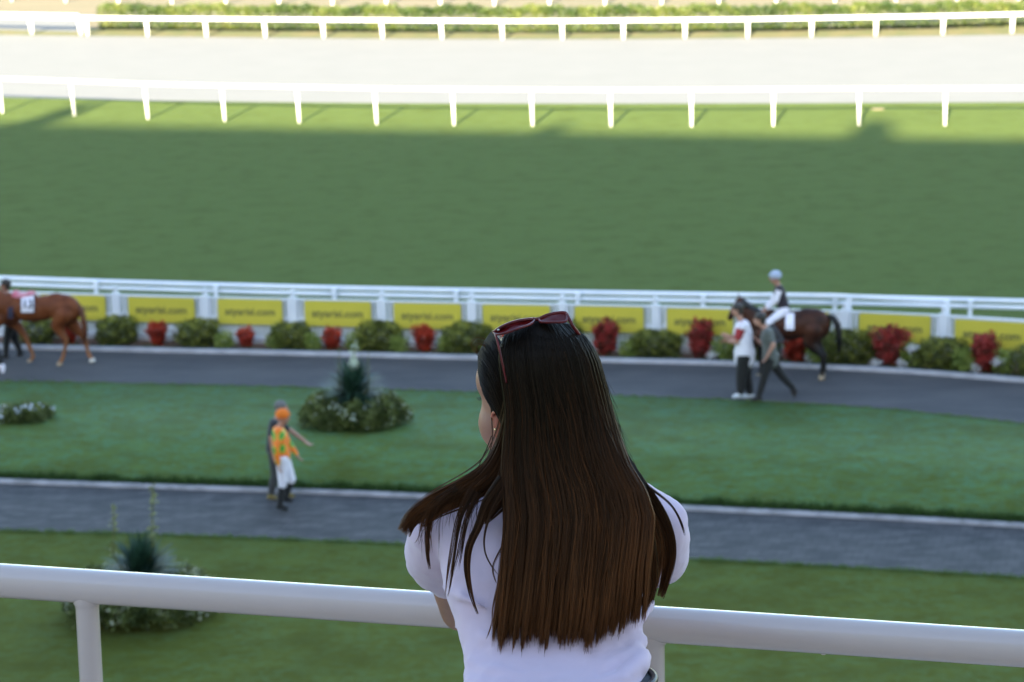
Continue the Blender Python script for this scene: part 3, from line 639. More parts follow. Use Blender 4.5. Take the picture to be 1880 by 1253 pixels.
    if cap is not None:
        m = M3(); m.ell(head+np.array([0, 0, .045])-f*.012, (.112, .095, .092), ax); m.rcone(head+f*.085+ax[1]*.03+np.array([0, 0, .045]), .014, head+f*.085-ax[1]*.03+np.array([0, 0, .045]), .014); m.rcone(head+f*.12+np.array([0, 0, .04]), .01, head+f*.08+np.array([0, 0, .05]), .03)
        bl(m, 'cap', cap, .01, 3)
    else:
        m = M3(); m.ell(head+np.array([0, 0, .042])-f*.024, (.102, .088, .090), ax); m.ell(head-f*.055-np.array([0, 0, .015]), (.058, .078, .085), ax); bl(m, 'hair', hairm, .009, 3, [(.03, .012)])
    return t
# orange silks with green spots
def spotmat():
    m = pmat('spotted_silk', (.85, .22, .012), .55); N = m.node_tree.nodes; L = m.node_tree.links; b = N['Principled BSDF']
    tc = N.new('ShaderNodeTexCoord'); v = N.new('ShaderNodeTexVoronoi'); v.inputs['Scale'].default_value = 6.0; v.inputs['Randomness'].default_value = 0.
    r = N.new('ShaderNodeValToRGB'); r.color_ramp.interpolation = 'CONSTANT'; e = r.color_ramp.elements; e[0].color = (.10, .36, .04, 1); e[1].position = .30; e[1].color = (.75, .42, .02, 1); k = e.new(.38); k.color = (.85, .20, .012, 1)
    mp = N.new('ShaderNodeMapping'); mp.inputs['Scale'].default_value = (1.25, 0, .8); mp.inputs['Location'].default_value = (.42, 0, .18); L.new(tc.outputs['Object'], mp.inputs[0]); L.new(mp.outputs[0], v.inputs['Vector']); L.new(v.outputs['Distance'], r.inputs[0]); L.new(r.outputs[0], b.inputs['Base Color']); return m
def feet(px, py): return G(px, py, .006)
OR = cloth('orange_silk', (.85, .19, .01))
p_or = person(feet(517, 937), {'head': (520, 766, 0), 'neck': (516, 780, 0), 'shL': (512, 790, .16), 'shR': (511, 793, -.16), 'elL': (531, 815, .22), 'haL': (544, 834, .18), 'elR': (507, 824, -.24), 'haR': (511, 852, -.24), 'pel': (518, 836, 0),
    'hipL': (521, 842, .09), 'hipR': (518, 843, -.09), 'knL': (535, 880, .09), 'anL': (524, 912, .1), 'toL': (536, 920, .1), 'knR': (519, 886, -.09), 'anR': (514, 926, -.09), 'toR': (528, 935, -.1)}, 1,
    'jockey in orange silks with green spots and orange cap walking on the lower path', spotmat(), WHITEC, BLACKC, HAIRD, cap=OR, sleeve='long', skin=DSKIN, boots=True, sleevem=None)
t = p_or
c0 = feet(502, 917); c0 = c0
person(c0, {'head': (518, 750, 0), 'neck': (509, 764, 0), 'shL': (508, 776, .17), 'shR': (503, 779, -.17), 'elL': (535, 792, .3), 'haL': (559, 810, .3), 'elR': (498, 806, -.2), 'haR': (502, 836, -.2), 'pel': (503, 824, 0),
    'hipL': (505, 830, .09), 'hipR': (503, 831, -.09), 'knL': (522, 868, .09), 'anL': (527, 904, .09), 'toL': (540, 912, .09), 'knR': (505, 870, -.09), 'anR': (497, 908, -.09), 'toR': (508, 915, -.09)}, 1,
    'grey haired person in dark clothes reaching out an arm behind the orange jockey', cloth('charcoal_cloth', (.03, .03, .035)), cloth('dark_grey_cloth', (.05, .05, .05)), cloth('tan_shoe', (.22, .16, .05)), HAIRG)
w1 = feet(1362, 736)
person(w1, {'head': (1353, 569, 0), 'neck': (1361, 584, 0), 'shL': (1367, 597, .19), 'shR': (1361, 601, -.15), 'elL': (1352, 624, .26), 'haL': (1338, 618, .2), 'elR': (1352, 628, -.15), 'haR': (1338, 627, -.12), 'pel': (1367, 648, 0),
    'hipL': (1366, 656, .08), 'hipR': (1366, 657, -.08), 'knL': (1371, 693, .09), 'anL': (1377, 722, .1), 'toL': (1364, 729, .1), 'knR': (1360, 694, -.08), 'anR': (1360, 722, -.08), 'toR': (1346, 729, -.08)}, -1,
    'man in long white red-sleeved shirt, black trousers and white shoes by the dark horse', WHITEC, BLACKC, cloth('white_shoe', (.7, .72, .75)), HAIRD, longshirt=.12, build=1.34, sleevem=REDC)
w2 = feet(1403, 739)
person(w2, {'head': (1394, 587, 0), 'neck': (1402, 598, 0), 'shL': (1408, 607, .17), 'shR': (1410, 611, -.18), 'elL': (1400, 632, .2), 'haL': (1391, 625, .25), 'elR': (1420, 634, -.24), 'haR': (1409, 654, -.2), 'pel': (1414, 655, 0),
    'hipL': (1416, 661, .08), 'hipR': (1412, 662, -.08), 'knL': (1437, 692, .09), 'anL': (1458, 715, .12), 'toL': (1460, 727, .12), 'knR': (1402, 697, -.08), 'anR': (1393, 728, -.08), 'toR': (1380, 736, -.08)}, -1,
    'striding man in grey green shirt and black trousers in front of the dark horse', cloth('grey_green_cloth', (.115, .125, .115)), BLACKC, cloth('dark_shoe', (.025, .02, .018)), HAIRD, build=1.02, longshirt=.08)
pa = feet(20, 656)
person(pa, {'head': (9, 524, 0), 'neck': (12, 537, 0), 'shL': (16, 547, .16), 'shR': (15, 549, -.16), 'elL': (5, 573, .2), 'haL': (-8, 566, .2), 'elR': (9, 575, -.2), 'haR': (-4, 568, -.25), 'pel': (19, 592, 0),
    'hipL': (21, 598, .08), 'hipR': (18, 599, -.08), 'knL': (28, 625, .08), 'anL': (37, 645, .08), 'toL': (32, 653, .08), 'knR': (12, 626, -.08), 'anR': (11, 650, -.08), 'toR': (1, 655, -.08)}, -1,
    'dark haired handler in navy top and black trousers walking behind the chestnut horse', cloth('navy_cloth', (.03, .025, .045)), BLACKC, cloth('black_shoe', (.02, .02, .02)), HAIRD, skin=DSKIN)
pb = feet(-9, 686)
person(pb, {'head': (-31, 522, 0), 'neck': (-27, 536, 0), 'shL': (-24, 546, .17), 'shR': (-24, 549, -.17), 'elL': (-34, 576, .2), 'haL': (-46, 566, .2), 'elR': (-28, 578, -.2), 'haR': (-42, 570, -.25), 'pel': (-21, 598, 0),
    'hipL': (-19, 604, .08), 'hipR': (-22, 605, -.08), 'knL': (-28, 642, .08), 'anL': (-36, 673, .1), 'toL': (-48, 680, .1), 'knR': (-9, 639, -.08), 'anR': (3, 669, -.08), 'toR': (7, 683, -.08)}, -1,
    'person cut off by the left edge, only a dark trouser leg and white shoe showing', cloth('grey_cloth', (.12, .12, .12)), BLACKC, WHITEC, HAIRD)
def horse(root, J, label, coat, legdark, manem, socks, tail, name='horse'):
    t = thing(name, root, label, 'horse'); root = np.array(root)
    K = lambda px, py, lat=0.: PY(px, py, root[1]+tan(-.21)*(px-J['rx'])/97.+lat)-root
    m = M3(); up = np.array([0, 0, 1.])
    for (px, py, rx, ry, rz) in J['body']: m.ell(K(px, py), (rx, ry, rz), [[cos(.21), -sin(.21), 0], [sin(.21), cos(.21), 0], [0, 0, 1]])
    for ch in J['neck']: m.chain([(K(*p[:2]), p[2]) for p in ch])
    for sg in (-1, 1):
        e = J['ear']; m.rcone(K(e[0], e[1], .045*sg), .026, K(e[0]-3, e[1]-12, .055*sg), .008)
    legs = []
    for lg in J['legs']:
        lat = lg[0]; pts = [(K(p[0], p[1], lat), p[2]) for p in lg[1]]; m.chain(pts); legs.append(pts)
    blob(m, 'body', coat, t, .012, 4, [(.25, .02)])
    for pts, sk in zip(legs, socks):
        m = M3(); p, r = pts[-1]; m.loft([(p+up*.03, .045, .045), (p-up*.045+np.array([-.012, 0, 0]), .062, .058)]); 
        m.build('hoof', pmat('hoof', (.16, .13, .1), .5) if sk is None else sk, t, org=(0, 0, 0), smooth=True)
    m = M3()
    for sg in (-1, 1): q = J['eye']; m.ell(K(q[0], q[1], .085*sg), (.02, .012, .018), None, 8)
    m.build('eyes', BLACKC, t, org=(0, 0, 0))
    # mane and tail as bundles of strands
    def bundle(pts, n, spread, rad, nm, sd):
        r = random.Random(sd); mm = M3()
        for i in range(n):
            o = np.array([r.gauss(0, spread*.6), r.gauss(0, spread), r.gauss(0, spread*.3)])
            P_ = [K(*p)+o*(.4+.6*np.sin(pi*min(1, .15+k_/(len(pts)-1)*.7))) for k_, p in enumerate(pts)]; P_[-1] = P_[-1]+np.array([0, 0, r.uniform(-.06, .08)])
            mm.tube(P_, [rad]*(len(pts)-1)+[rad*.3], 5)
        return mm.build(nm, manem, t, org=(0, 0, 0), smooth=True)
    bundle(tail, 60, .035, .010, 'tail', 3)
    mm = M3(); r = random.Random(5); mn = J['mane']
    for i in range(170):
        q = r.random()*(len(mn)-1.001); k_ = int(q); px = mn[k_][0]*(1-q+k_)+mn[k_+1][0]*(q-k_); py = mn[k_][1]*(1-q+k_)+mn[k_+1][1]*(q-k_)
        mm.tube([K(px, py, 0), K(px+1, py-1, -.05), K(px+2+r.uniform(-2, 2), py+7, -.12), K(px+3+r.uniform(-2, 2), py+12+r.uniform(-3, 4), -.135)], [.012, .012, .01, .004], 5)
    mm.build('mane', manem, t, org=(0, 0, 0), smooth=True)
    return t, K
def coatmat(name, c1, c2, low, z0, z1):
    m = pmat(name, c1, .55, c2, 3.5, spec=.2, sheen=.0); N = m.node_tree.nodes; L = m.node_tree.links; b = N['Principled BSDF']
    src = b.inputs['Base Color'].links[0].from_socket; tc = N.new('ShaderNodeTexCoord'); sp = N.new('ShaderNodeSeparateXYZ'); L.new(tc.outputs['Object'], sp.inputs[0])
    mr = N.new('ShaderNodeMapRange'); mr.inputs[1].default_value = z0; mr.inputs[2].default_value = z1; L.new(sp.outputs[2], mr.inputs[0])
    mx = N.new('ShaderNodeMix'); mx.data_type = 'RGBA'; mx.inputs[6].default_value = low+(1,); L.new(src, mx.inputs[7]); L.new(mr.outputs[0], mx.inputs[0]); L.new(mx.outputs[2], b.inputs['Base Color']); return m
CHEST = coatmat('chestnut_coat', (.105, .028, .009), (.19, .056, .018), (.28, .12, .05), .1, .75)
BAY = coatmat('bay_coat', (.026, .011, .007), (.075, .024, .011), (.012, .010, .009), .55, .8)
MANEB = pmat('black_mane', (.012, .011, .010), .5); MANEC = pmat('chestnut_mane', (.10, .03, .013), .5, (.16, .05, .02), 20)
WSOCK = pmat('white_sock', (.6, .58, .52), .7); HOOFT = pmat('pale_hoof', (.36, .27, .17), .6)
hroot = feet(90, 668)
hl, KL = horse(hroot, {'rx': 90,
  'body': [(58, 567, .56, .25, .255), (20, 566, .34, .22, .30), (22, 551, .26, .10, .13), (116, 566, .34, .25, .27), (104, 553, .24, .15, .155), (86, 563, .3, .22, .22), (129, 572, .20, .19, .22), (-5, 572, .2, .17, .24)],
  'neck': [[(8, 562, .24), (-22, 538, .17), (-42, 520, .115)], [(-44, 520, .115), (-56, 535, .085), (-68, 556, .055)], [(-46, 527, .11), (-54, 533, .09)]],
  'ear': (-42, 512), 'eye': (-52, 524),
  'legs': [(-.13, [(118, 578, .19), (106, 597, .13), (113, 612, .085), (122, 625, .052), (119, 643, .036), (116, 656, .042), (110, 668, .036)]),
           (.13, [(124, 580, .19), (136, 598, .12), (147, 611, .075), (156, 624, .05), (160, 640, .034), (163, 651, .040), (170, 661, .036)]),
           (.12, [(14, 585, .14), (34, 600, .09), (47, 618, .055), (52, 632, .046), (59, 647, .032), (61, 655, .036), (55, 664, .034)]),
           (-.13, [(0, 585, .14), (-20, 605, .085), (-32, 624, .052), (-40, 640, .034), (-44, 654, .038), (-50, 668, .034)])],
  'mane': [(-40, 512), (-20, 527), (4, 541)]},
  'chestnut racehorse with number cloth walking left at the left edge', CHEST, None, MANEC, [HOOFT, WSOCK, HOOFT, HOOFT], [(141, 557, 0), (150, 570, 0), (154, 590, -.02), (156, 606, 0), (156, 624, 0)])
def drape(t, K, x0, x1, y0, y1, r, name, mat, th=.012, off=0., rr=.27):
    """cloth hung over the horse's near flank, following its roundness"""
    n = 8; V = []; 
    for i in range(n+1):
        px = x0+(x1-x0)*i/n
        for j in range(n+1):
            q = j/n; py = y0+(y1-y0)*q; lat = -(rr*np.sin(min(1, .18+q*.95)*pi/2)+off)
            V.append(K(px, py, lat))
    V = np.array(V); V2 = V+np.array([0, .02, 0]); N_ = len(V); F = []
    for i in range(n):
        for j in range(n):
            a_ = i*(n+1)+j; F += [(a_, a_+n+1, a_+n+2, a_+1), (N_+a_, N_+a_+1, N_+a_+n+2, N_+a_+n+1)]
    m = M3(); m.add(np.concatenate([V, V2]), F); return m.build(name, mat, t, org=(0, 0, 0), smooth=True)
drape(hl, KL, 37.5, 64, 541, 575, 0, 'saddle_pad', BLACKC, off=0.)
nb = drape(hl, KL, 39, 62, 542, 574, 0, 'number_cloth', WHITEC, off=.012)
drape(hl, KL, 14, 24, 545, 585, 0, 'girth', cloth('navy_girth', (.03, .025, .05)), off=-.01)
tm13 = textmesh('13', .23, .003); o = link('number', tm13, cloth('dark_ink', (.02, .02, .03)), hl); q = KL(50.5, 559, -.298); o.location = q; o.rotation_euler = (radians(80), 0, -.21)
m = M3(); q = KL(43, 543, 0); m.ell(q, (.24, .15, .06)); m.ell(KL(30, 541, 0), (.09, .13, .085)); m.ell(KL(56, 539, 0), (.10, .15, .045)); blob(m, 'saddle', cloth('pink_saddle_cloth', (.55, .10, .15), (.62, .3, .33), scale=5), hl, .012, 3)
hroot2 = feet(1455, 693)
hr_, KR = horse(hroot2, {'rx': 1455,
  'body': [(1438, 598, .58, .26, .275), (1402, 598, .32, .22, .30), (1408, 580, .25, .11, .13), (1492, 594, .34, .26, .28), (1484, 581, .25, .16, .155), (1465, 596, .3, .24, .26), (1504, 602, .20, .19, .22)],
  'neck': [[(1398, 596, .23), (1378, 577, .17), (1361, 560, .12)], [(1360, 557, .115), (1350, 568, .09), (1340, 584, .055)], [(1357, 562, .11), (1351, 567, .09)]],
  'ear': (1358, 550), 'eye': (1353, 561),
  'legs': [(-.13, [(1494, 606, .19), (1486, 626, .13), (1496, 641, .085), (1510, 654, .052), (1510, 670, .036), (1509, 681, .042), (1509, 693, .036)]),
           (.13, [(1498, 606, .19), (1496, 628, .12), (1506, 642, .075), (1515, 652, .05), (1514, 668, .034), (1514, 678, .040), (1510, 687, .036)]),
           (.12, [(1400, 614, .14), (1398, 634, .085), (1397, 652, .055), (1396, 658, .046), (1397, 674, .032), (1397, 682, .036), (1393, 690, .034)]),
           (-.13, [(1396, 614, .14), (1382, 634, .085), (1374, 652, .055), (1370, 660, .046), (1373, 676, .032), (1374, 686, .038), (1369, 694, .034)])],
  'mane': [(1362, 549), (1380, 562), (1400, 573)]},
  'dark bay racehorse carrying a jockey, led left along the paddock', BAY, None, MANEB, [HOOFT, HOOFT, HOOFT, HOOFT], [(1517, 580, 0), (1528, 582, 0), (1537, 596, 0), (1541, 616, 0), (1541, 644, 0)])
drape(hr_, KR, 1442, 1458, 575, 606, 0, 'number_cloth', WHITEC, off=.02)
m = M3(); m.ell(KR(1436, 576, 0), (.25, .16, .06)); blob(m, 'saddle', BLACKC, hr_, .012, 3)
KJ = lambda px, py, dy=0.: (px, py, dy)
jy = tan(-.21)*(1436-1455)/97.
jr = hroot2.copy()
tj = person(jr, {'head': (1423, 510, jy), 'neck': (1427, 521, jy), 'shL': (1430, 528, jy+.15), 'shR': (1431, 531, jy-.16), 'elL': (1420, 549, jy+.2), 'haL': (1407, 563, jy+.1), 'elR': (1425, 552, jy-.2), 'haR': (1410, 566, jy-.12), 'pel': (1439, 566, jy),
    'hipL': (1440, 570, jy+.1), 'hipR': (1440, 571, jy-.11), 'knL': (1414, 586, jy+.26), 'anL': (1432, 618, jy+.28), 'toL': (1421, 626, jy+.3), 'knR': (1411, 592, jy-.27), 'anR': (1434, 622, jy-.29), 'toR': (1421, 630, jy-.31)}, -1,
    'jockey in dark silks with white sleeves and pale cap riding the dark bay horse', cloth('dark_silk', (.03, .022, .03)), WHITEC, cloth('grey_boot', (.05, .05, .055)), HAIRD, cap=cloth('pale_blue_cap', (.5, .56, .68), (.25, .3, .42), scale=25), sleeve='long', skin=DSKIN, boots=True, sleevem=WHITEC, build=.86)
#FOREGROUND
# ---------------------------------------------------------------- balcony railing
def RP(px, py): return G(px, py, RZT)
RZT = PY(1000, 1100, 4.95)[2]
ra = G(0, 1036, RZT); rb = G(1880, 1158, RZT); dr = (rb-ra)/np.linalg.norm(rb-ra); RRAD = .0325
railn = np.array([dr[1], -dr[0], 0])          # towards the viewer
rail = thing('balcony_railing', (ra+rb)/2*[1, 1, 0]+np.array([0, 0, FLOOR]), 'thick white tubular balcony railing the woman leans on', 'railing')
m = M3(); A0 = ra-dr*3.2-np.array([0, 0, RRAD]); B0 = rb+dr*3.2-np.array([0, 0, RRAD])
m.tube([A0+(B0-A0)*i/24 for i in range(25)], RRAD, 40); m.build('top_rail', MT['railpaint'], rail, smooth=True)
def railx(px):      # point of the rail axis seen at image column px
    t0, t1 = 0., 1.
    for _ in range(40):
        tm_ = (t0+t1)/2; q = A0+(B0-A0)*tm_; x_ = (RR@(q-CC))/(FW@(q-CC))*FPX+IW/2
        if x_ < px: t0 = tm_
        else: t1 = tm_
    return A0+(B0-A0)*t0
xl = railx(158); xr = railx(1197); sp_ = xr-xl
for i in range(-2, 4):
    q = xl+sp_*i; m = M3(); zb = FLOOR; pr = .0222
    mr_ = M3(); mr_.tube([np.array([q[0]+.0238*cos(a_), q[1]+.0238*sin(a_), q[2]-sqrt(max(0, RRAD**2-(.0238*(-sin(a_)*dr[0]+cos(a_)*dr[1]))**2))-.0015]) for a_ in np.linspace(0, 2*pi, 40)], .0022, 8, cap=False); mr_.build('weld', MT['railpaint'], rail, smooth=True)
    zs = [q[2]-.005, q[2]-RRAD+.001, q[2]-RRAD-.003, q[2]-RRAD-.010, q[2]-.3, q[2]-.6, zb]; rs = [pr*1.2, pr*1.16, pr*1.06, pr, pr, pr, pr]
    m.tube([np.array([q[0], q[1], z]) for z in zs], rs, 32); m.build('post', MT['railpaint'], rail, smooth=True)
m = M3(); zz = A0[2]-.55; m.tube([np.array([*(A0[:2]), zz]), np.array([*(B0[:2]), zz])], .015, 16); m.build('lower_rail', MT['railpaint'], rail, smooth=True)

for px_, r_ in ((1512, .0035), (402, .0025), (1290, .0022), (700, .002)):
    q = railx(px_); m = M3(); m.ell(q+np.array([0, 0, -RRAD]), (r_*1.6, r_, r_)); m.build('paint_drip', MT['railpaint'], rail, smooth=True)
# ---------------------------------------------------------------- the woman at the railing
def W(px, py, Y): return PY(px, py, Y)
wroot = np.array([W(1010, 1253, 4.15)[0], 4.12, FLOOR])
wo = thing('person', wroot, 'woman with very long brown hair and white T-shirt leaning on the balcony railing', 'person')
WSK = pmat('woman_skin', (.37, .185, .125), .5, (.33, .16, .105), 25, sss=.25)
HCX, HCY, HY = 990, 728, 4.53
fdir = np.array([-.66, .75, -.02]); fdir /= np.linalg.norm(fdir); sdir = np.cross([0, 0, 1.], fdir); sdir /= np.linalg.norm(sdir)
HAX = np.array([fdir, sdir, [0, 0, 1.]]); HC = W(HCX, HCY, HY)
m = M3()
m.ell(HC+np.array([0, 0, .015]), (.098, .074, .095), HAX)
m.ell(W(923, 697, 4.585), (.0455, .045, .046)); m.ell(W(918, 776, 4.585), (.0365, .040, .046)); m.ell(W(930, 800, 4.60), (.034, .04, .05))
m.ell(W(940, 740, 4.60), (.05, .055, .075)); m.ell(W(930, 737, 4.585), (.0415, .045, .035)); m.ell(W(933, 838, 4.615), (.026, .03, .022))     # chin
nb_ = HC+fdir*.098; m.rcone(nb_+np.array([0, 0, .012]), .009, nb_+fdir*.016-np.array([0, 0, .022]), .012)   # nose
for s_ in (-1, 1): m.ell(nb_-fdir*.003+sdir*.010*s_-np.array([0, 0, .024]), (.010, .009, .007), HAX)
m.ell(nb_-fdir*.010-np.array([0, 0, .052]), (.012, .022, .008), HAX)                       # lips
m.rcone(W(975, 800, 4.535), .050, W(990, 905, 4.47), .054)                                 # neck
m.rcone(W(960, 810, 4.56), .038, W(985, 905, 4.49), .045)
ChY = 4.47
SHL, SHR = W(812, 968, 4.50), W(1202, 962, 4.48)
ELL_, ELR = W(846, 1122, 4.80), W(1132, 1110, 4.74)
m.rcone(SHL, .045, SHR, .045); m.loft([(W(1018, 1330, 4.17), .13, .08), (W(1014, 1215, 4.335), .115, .07), (W(1008, 1100, 4.42), .15, .09), (W(1004, 1000, 4.47), .17, .09), (W(1000, 940, 4.49), .15, .07), (W(995, 905, 4.48), .07, .055)])
m.chain([(SHL, .047), (SHL*.5+ELL_*.5, .043), (ELL_, .036)]); m.chain([(SHR, .047), (SHR*.5+ELR*.5, .043), (ELR, .036)])
# folded forearms along the rail
rz = RZT+.030
def onrail(px, up_, out): q = railx(px); return q+np.array([0, 0, RRAD+up_])+railn*out
HLp = onrail(990, .034, -.010); HRp = onrail(1010, .050, .030)
m.chain([(ELL_, .036), (onrail(915, .034, -.005), .031), (HLp, .023)]); m.chain([(ELR, .036), (onrail(1075, .05, .035), .031), (HRp, .023)])
def hand(m, w_, d, up_, thumbside):
    d = d/np.linalg.norm(d); sd = np.cross(up_, d); sd /= np.linalg.norm(sd); u = np.cross(d, sd)
    palm = w_+d*.045; m.ell(palm, (.050, .040, .016), [d, sd, u])
    for q, ln in zip((-.030, -.010, .010, .029), (.060, .074, .068, .052)):
        b0 = palm+d*.036+sd*q; b1 = b0+d*ln*.5-u*.010; b2 = b1+d*ln*.33-u*.022; m.chain([(b0, .0092), (b1, .0084), (b2, .007)])
    m.chain([(palm-d*.022+sd*.030*thumbside, .013), (palm+d*.012+sd*.056*thumbside-u*.008, .011), (palm+d*.042+sd*.060*thumbside-u*.02, .009)])
hand(m, HLp, dr, np.array([0, 0, 1.]), 1); hand(m, HRp, -dr, np.array([0, 0, 1.]), -1)
# legs
HIP = W(1018, 1300, 4.20)
for s_ in (-1, 1):
    m.chain([(HIP+np.array([.075*s_, .02, -.14]), .075), (np.array([HIP[0]+.085*s_, 4.22, FLOOR+.50]), .055), (np.array([HIP[0]+.085*s_, 4.12, FLOOR+.09]), .038)]); a_ = np.array([HIP[0]+.085*s_, 4.12, FLOOR+.055]); m.chain([(a_, .035), (a_+np.array([.01*s_, .15, -.02]), .028)])
wb = blob(m, 'body', WSK, wo, .0055, 5, world=True)
# ear
EC = W(917, 779, 4.49)
er = np.array([.35, -.90, .1]); er /= np.linalg.norm(er)        # ear spreads back and out
m = M3()
m.tube([W(*p) for p in ((905, 772, 4.50), (903, 764, 4.492), (905, 758, 4.486), (911, 757, 4.482), (918, 763, 4.478), (924, 772, 4.476), (927, 782, 4.476), (925, 791, 4.478), (919, 798, 4.482))], [.0026, .0028, .003, .0032, .0036, .0038, .0038, .0035, .003], 10)
m.ell(W(915, 779, 4.492), (.0085, .006, .019)); m.ell(W(913, 797, 4.488), (.0062, .005, .008))
blob(m, 'ear', pmat('ear_skin', (.46, .15, .09), .45, sss=.5), wo, .0022, 3, world=True)
m = M3(); m.ell(W(909.5, 789, 4.484), (.0024,)*3, None, 12); m.build('earring', pmat('gold', (.85, .6, .3), .2, metal=1.), wo, smooth=True)
m = M3()
for i in range(5): p = W(886, 729+i*1.3, 4.60); m.tube([p, p+np.array([-.006, .003, -.002]), p+np.array([-.0098, .004, -.0005+.0004*i])], [.0004, .0003, .0001], 4)
m.build('eyelashes', HAIRD, wo, org=None)
m = M3(); 
for s_ in (-1, 1): m.ell(nb_-fdir*.022+sdir*.032*s_+np.array([0, 0, .012]), (.008, .012, .008), HAX, 10)
m.build('eyes', HAIRD, wo, smooth=True)
# T-shirt
SHIRT = pmat('tshirt', (.67, .52, .62), .9, (.63, .49, .58), 6, sheen=.25, bump=.12, bscale=900)
m = M3()
rings = [(1016, 1300, 4.205, .146, .112), (1016, 1275, 4.235, .144, .109), (1016, 1240, 4.285, .1405, .104), (1014, 1205, 4.335, .1405, .100), (1008, 1165, 4.375, .1435, .100), (1006, 1120, 4.405, .153, .103), (1005, 1080, 4.425, .163, .106), (1005, 1030, 4.445, .172, .106), (1004, 985, 4.465, .178, .100), (1002, 950, 4.48, .170, .088), (1000, 922, 4.49, .135, .070), (996, 900, 4.485, .085, .060)]
m.loft([(W(a_, b_, c_), d_, e_) for a_, b_, c_, d_, e_ in rings], 40, 2.3)
m.chain([(W(850, 945, 4.49), .050), (W(806, 972, 4.50), .053)]); m.chain([(W(1160, 935, 4.48), .050), (W(1205, 966, 4.48), .052)])
def sleeve(S, E_, q, r0, r1, bx):
    P_ = S*(1-q)+E_*q; m.chain([(S, r0), (S*.5+P_*.5+bx, r0+.001), (P_+bx*.8, r1)]); return P_
# sleeves flare outwards over the upper arm
m.chain([(W(806, 972, 4.50), .052), (W(801, 1010, 4.55), .051), (W(800, 1030, 4.60), .050), (W(824, 1057, 4.655), .041)])
m.chain([(W(1205, 966, 4.48), .052), (W(1212, 1002, 4.52), .050), (W(1212, 1018, 4.57), .050), (W(1190, 1042, 4.62), .041)])
# waist folds
def fold(pts, r): m.chain([(W(*p), r_) for p, r_ in zip(pts, r)])
fold([(1050, 1243, 4.255), (1110, 1228, 4.265), (1155, 1205, 4.30), (1174, 1178, 4.345)], [.006, .011, .014, .012])
fold([(1080, 1262, 4.225), (1140, 1248, 4.235), (1172, 1222, 4.28), (1180, 1205, 4.31)], [.008, .013, .016, .013])
fold([(820, 1078, 4.405), (850, 1098, 4.345), (885, 1112, 4.325)], [.008, .006, .003])
fold([(846, 985, 4.41), (838, 1030, 4.405), (826, 1070, 4.44)], [.010, .010, .008])
fold([(860, 1215, 4.30), (900, 1232, 4.26), (960, 1238, 4.245), (1010, 1232, 4.245)], [.006, .007, .005, .003])
fold([(1195, 1105, 4.40), (1178, 1130, 4.36), (1150, 1150, 4.33)], [.009, .008, .004])
fold([(842, 1150, 4.40), (870, 1165, 4.33), (905, 1172, 4.30)], [.008, .007, .004])
blob(m, 'tshirt', SHIRT, wo, .0055, 6, [(.09, .012), (.035, .005), (.014, .0015)], world=True)
# jeans with belt
DEN = pmat('dark_denim', (.030, .033, .040), .85, (.05, .055, .062), 160, bump=.2, bscale=500)
m = M3(); m.loft([(W(1022, 1345, 4.12)+np.array([0, 0, -.17]), .185, .13), (W(1038, 1345, 4.12), .165, .120), (W(1040, 1290, 4.19), .142, .105), (W(1044, 1266, 4.24), .134, .097), (W(1045, 1243, 4.275), .130, .092)], 36, 2.2)
for s_ in (-1, 1): m.chain([(HIP+np.array([.08*s_, -.02, -.10]), .105), (np.array([HIP[0]+.085*s_, 4.21, FLOOR+.50]), .068), (np.array([HIP[0]+.085*s_, 4.12, FLOOR+.12]), .055)])
blob(m, 'jeans', DEN, wo, .007, 4, world=True)
m = M3(); q0_, q1_ = W(1021, 1246, 4.262), W(1021, 1240, 4.27)
n_ = 48; PP = [W(1045, 1248, 4.27)+np.array([.133*cos(a_), .094*sin(a_), 0]) for a_ in np.linspace(0, 2*pi, n_)]; m.tube(PP, .006, 8, cap=False); m.build('belt', pmat('belt_leather', (.015, .013, .012), .4), wo, smooth=True)
for s_ in (-1, 1):
    m = M3(); a_ = np.array([HIP[0]+.085*s_, 4.12, FLOOR+.04]); m.chain([(a_+np.array([0, -.03, 0]), .038), (a_+np.array([0, .06, 0]), .040), (a_+np.array([.01*s_, .16, -.008]), .033)]); blob(m, 'shoe', WHITEC, wo, .006, 3, world=True)

# ---------------------------------------------------------------- hair
PYS = np.array([580, 588, 600, 620, 640, 660, 700, 730, 760, 800, 850, 900, 950, 1000, 1050, 1100, 1140, 1180, 1230.])
XMN = np.array([985, 950, 938, 925, 919, 917, 921, 926, 929, 926, 922, 922, 926, 922, 917, 912, 907, 904, 903.])
XMX = np.array([1000, 1035, 1052, 1076, 1090, 1100, 1111, 1119, 1127, 1139, 1157, 1186, 1200, 1196, 1189, 1185, 1181, 1174, 1165.])
XCN = np.array([988, 988, 988, 990, 992, 993, 994, 996, 1000, 1006, 1016, 1030, 1040, 1045, 1045, 1042, 1040, 1038, 1036.])
HWD = np.array([8, 48, 66, 92, 104, 111, 121, 124, 128, 140, 165, 200, 215, 222, 222, 215, 205, 200, 196.])
YCN = np.array([4.52, 4.49, 4.475, 4.448, 4.432, 4.422, 4.410, 4.405, 4.400, 4.392, 4.378, 4.362, 4.345, 4.328, 4.312, 4.298, 4.288, 4.275, 4.262])
DEP = np.array([.0, .035, .05, .075, .09, .098, .105, .105, .10, .095, .09, .08, .07, .06, .055, .05, .045, .04, .04])
ip = lambda y, T: np.interp(y, PYS, T)
def hairY(px, py):
    u = np.clip((px-ip(py, XCN))/ip(py, HWD), -1.08, 1.08); return ip(py, YCN)+ip(py, DEP)*(1-np.sqrt(np.clip(1-(u*.93)**2, 0, 1)))
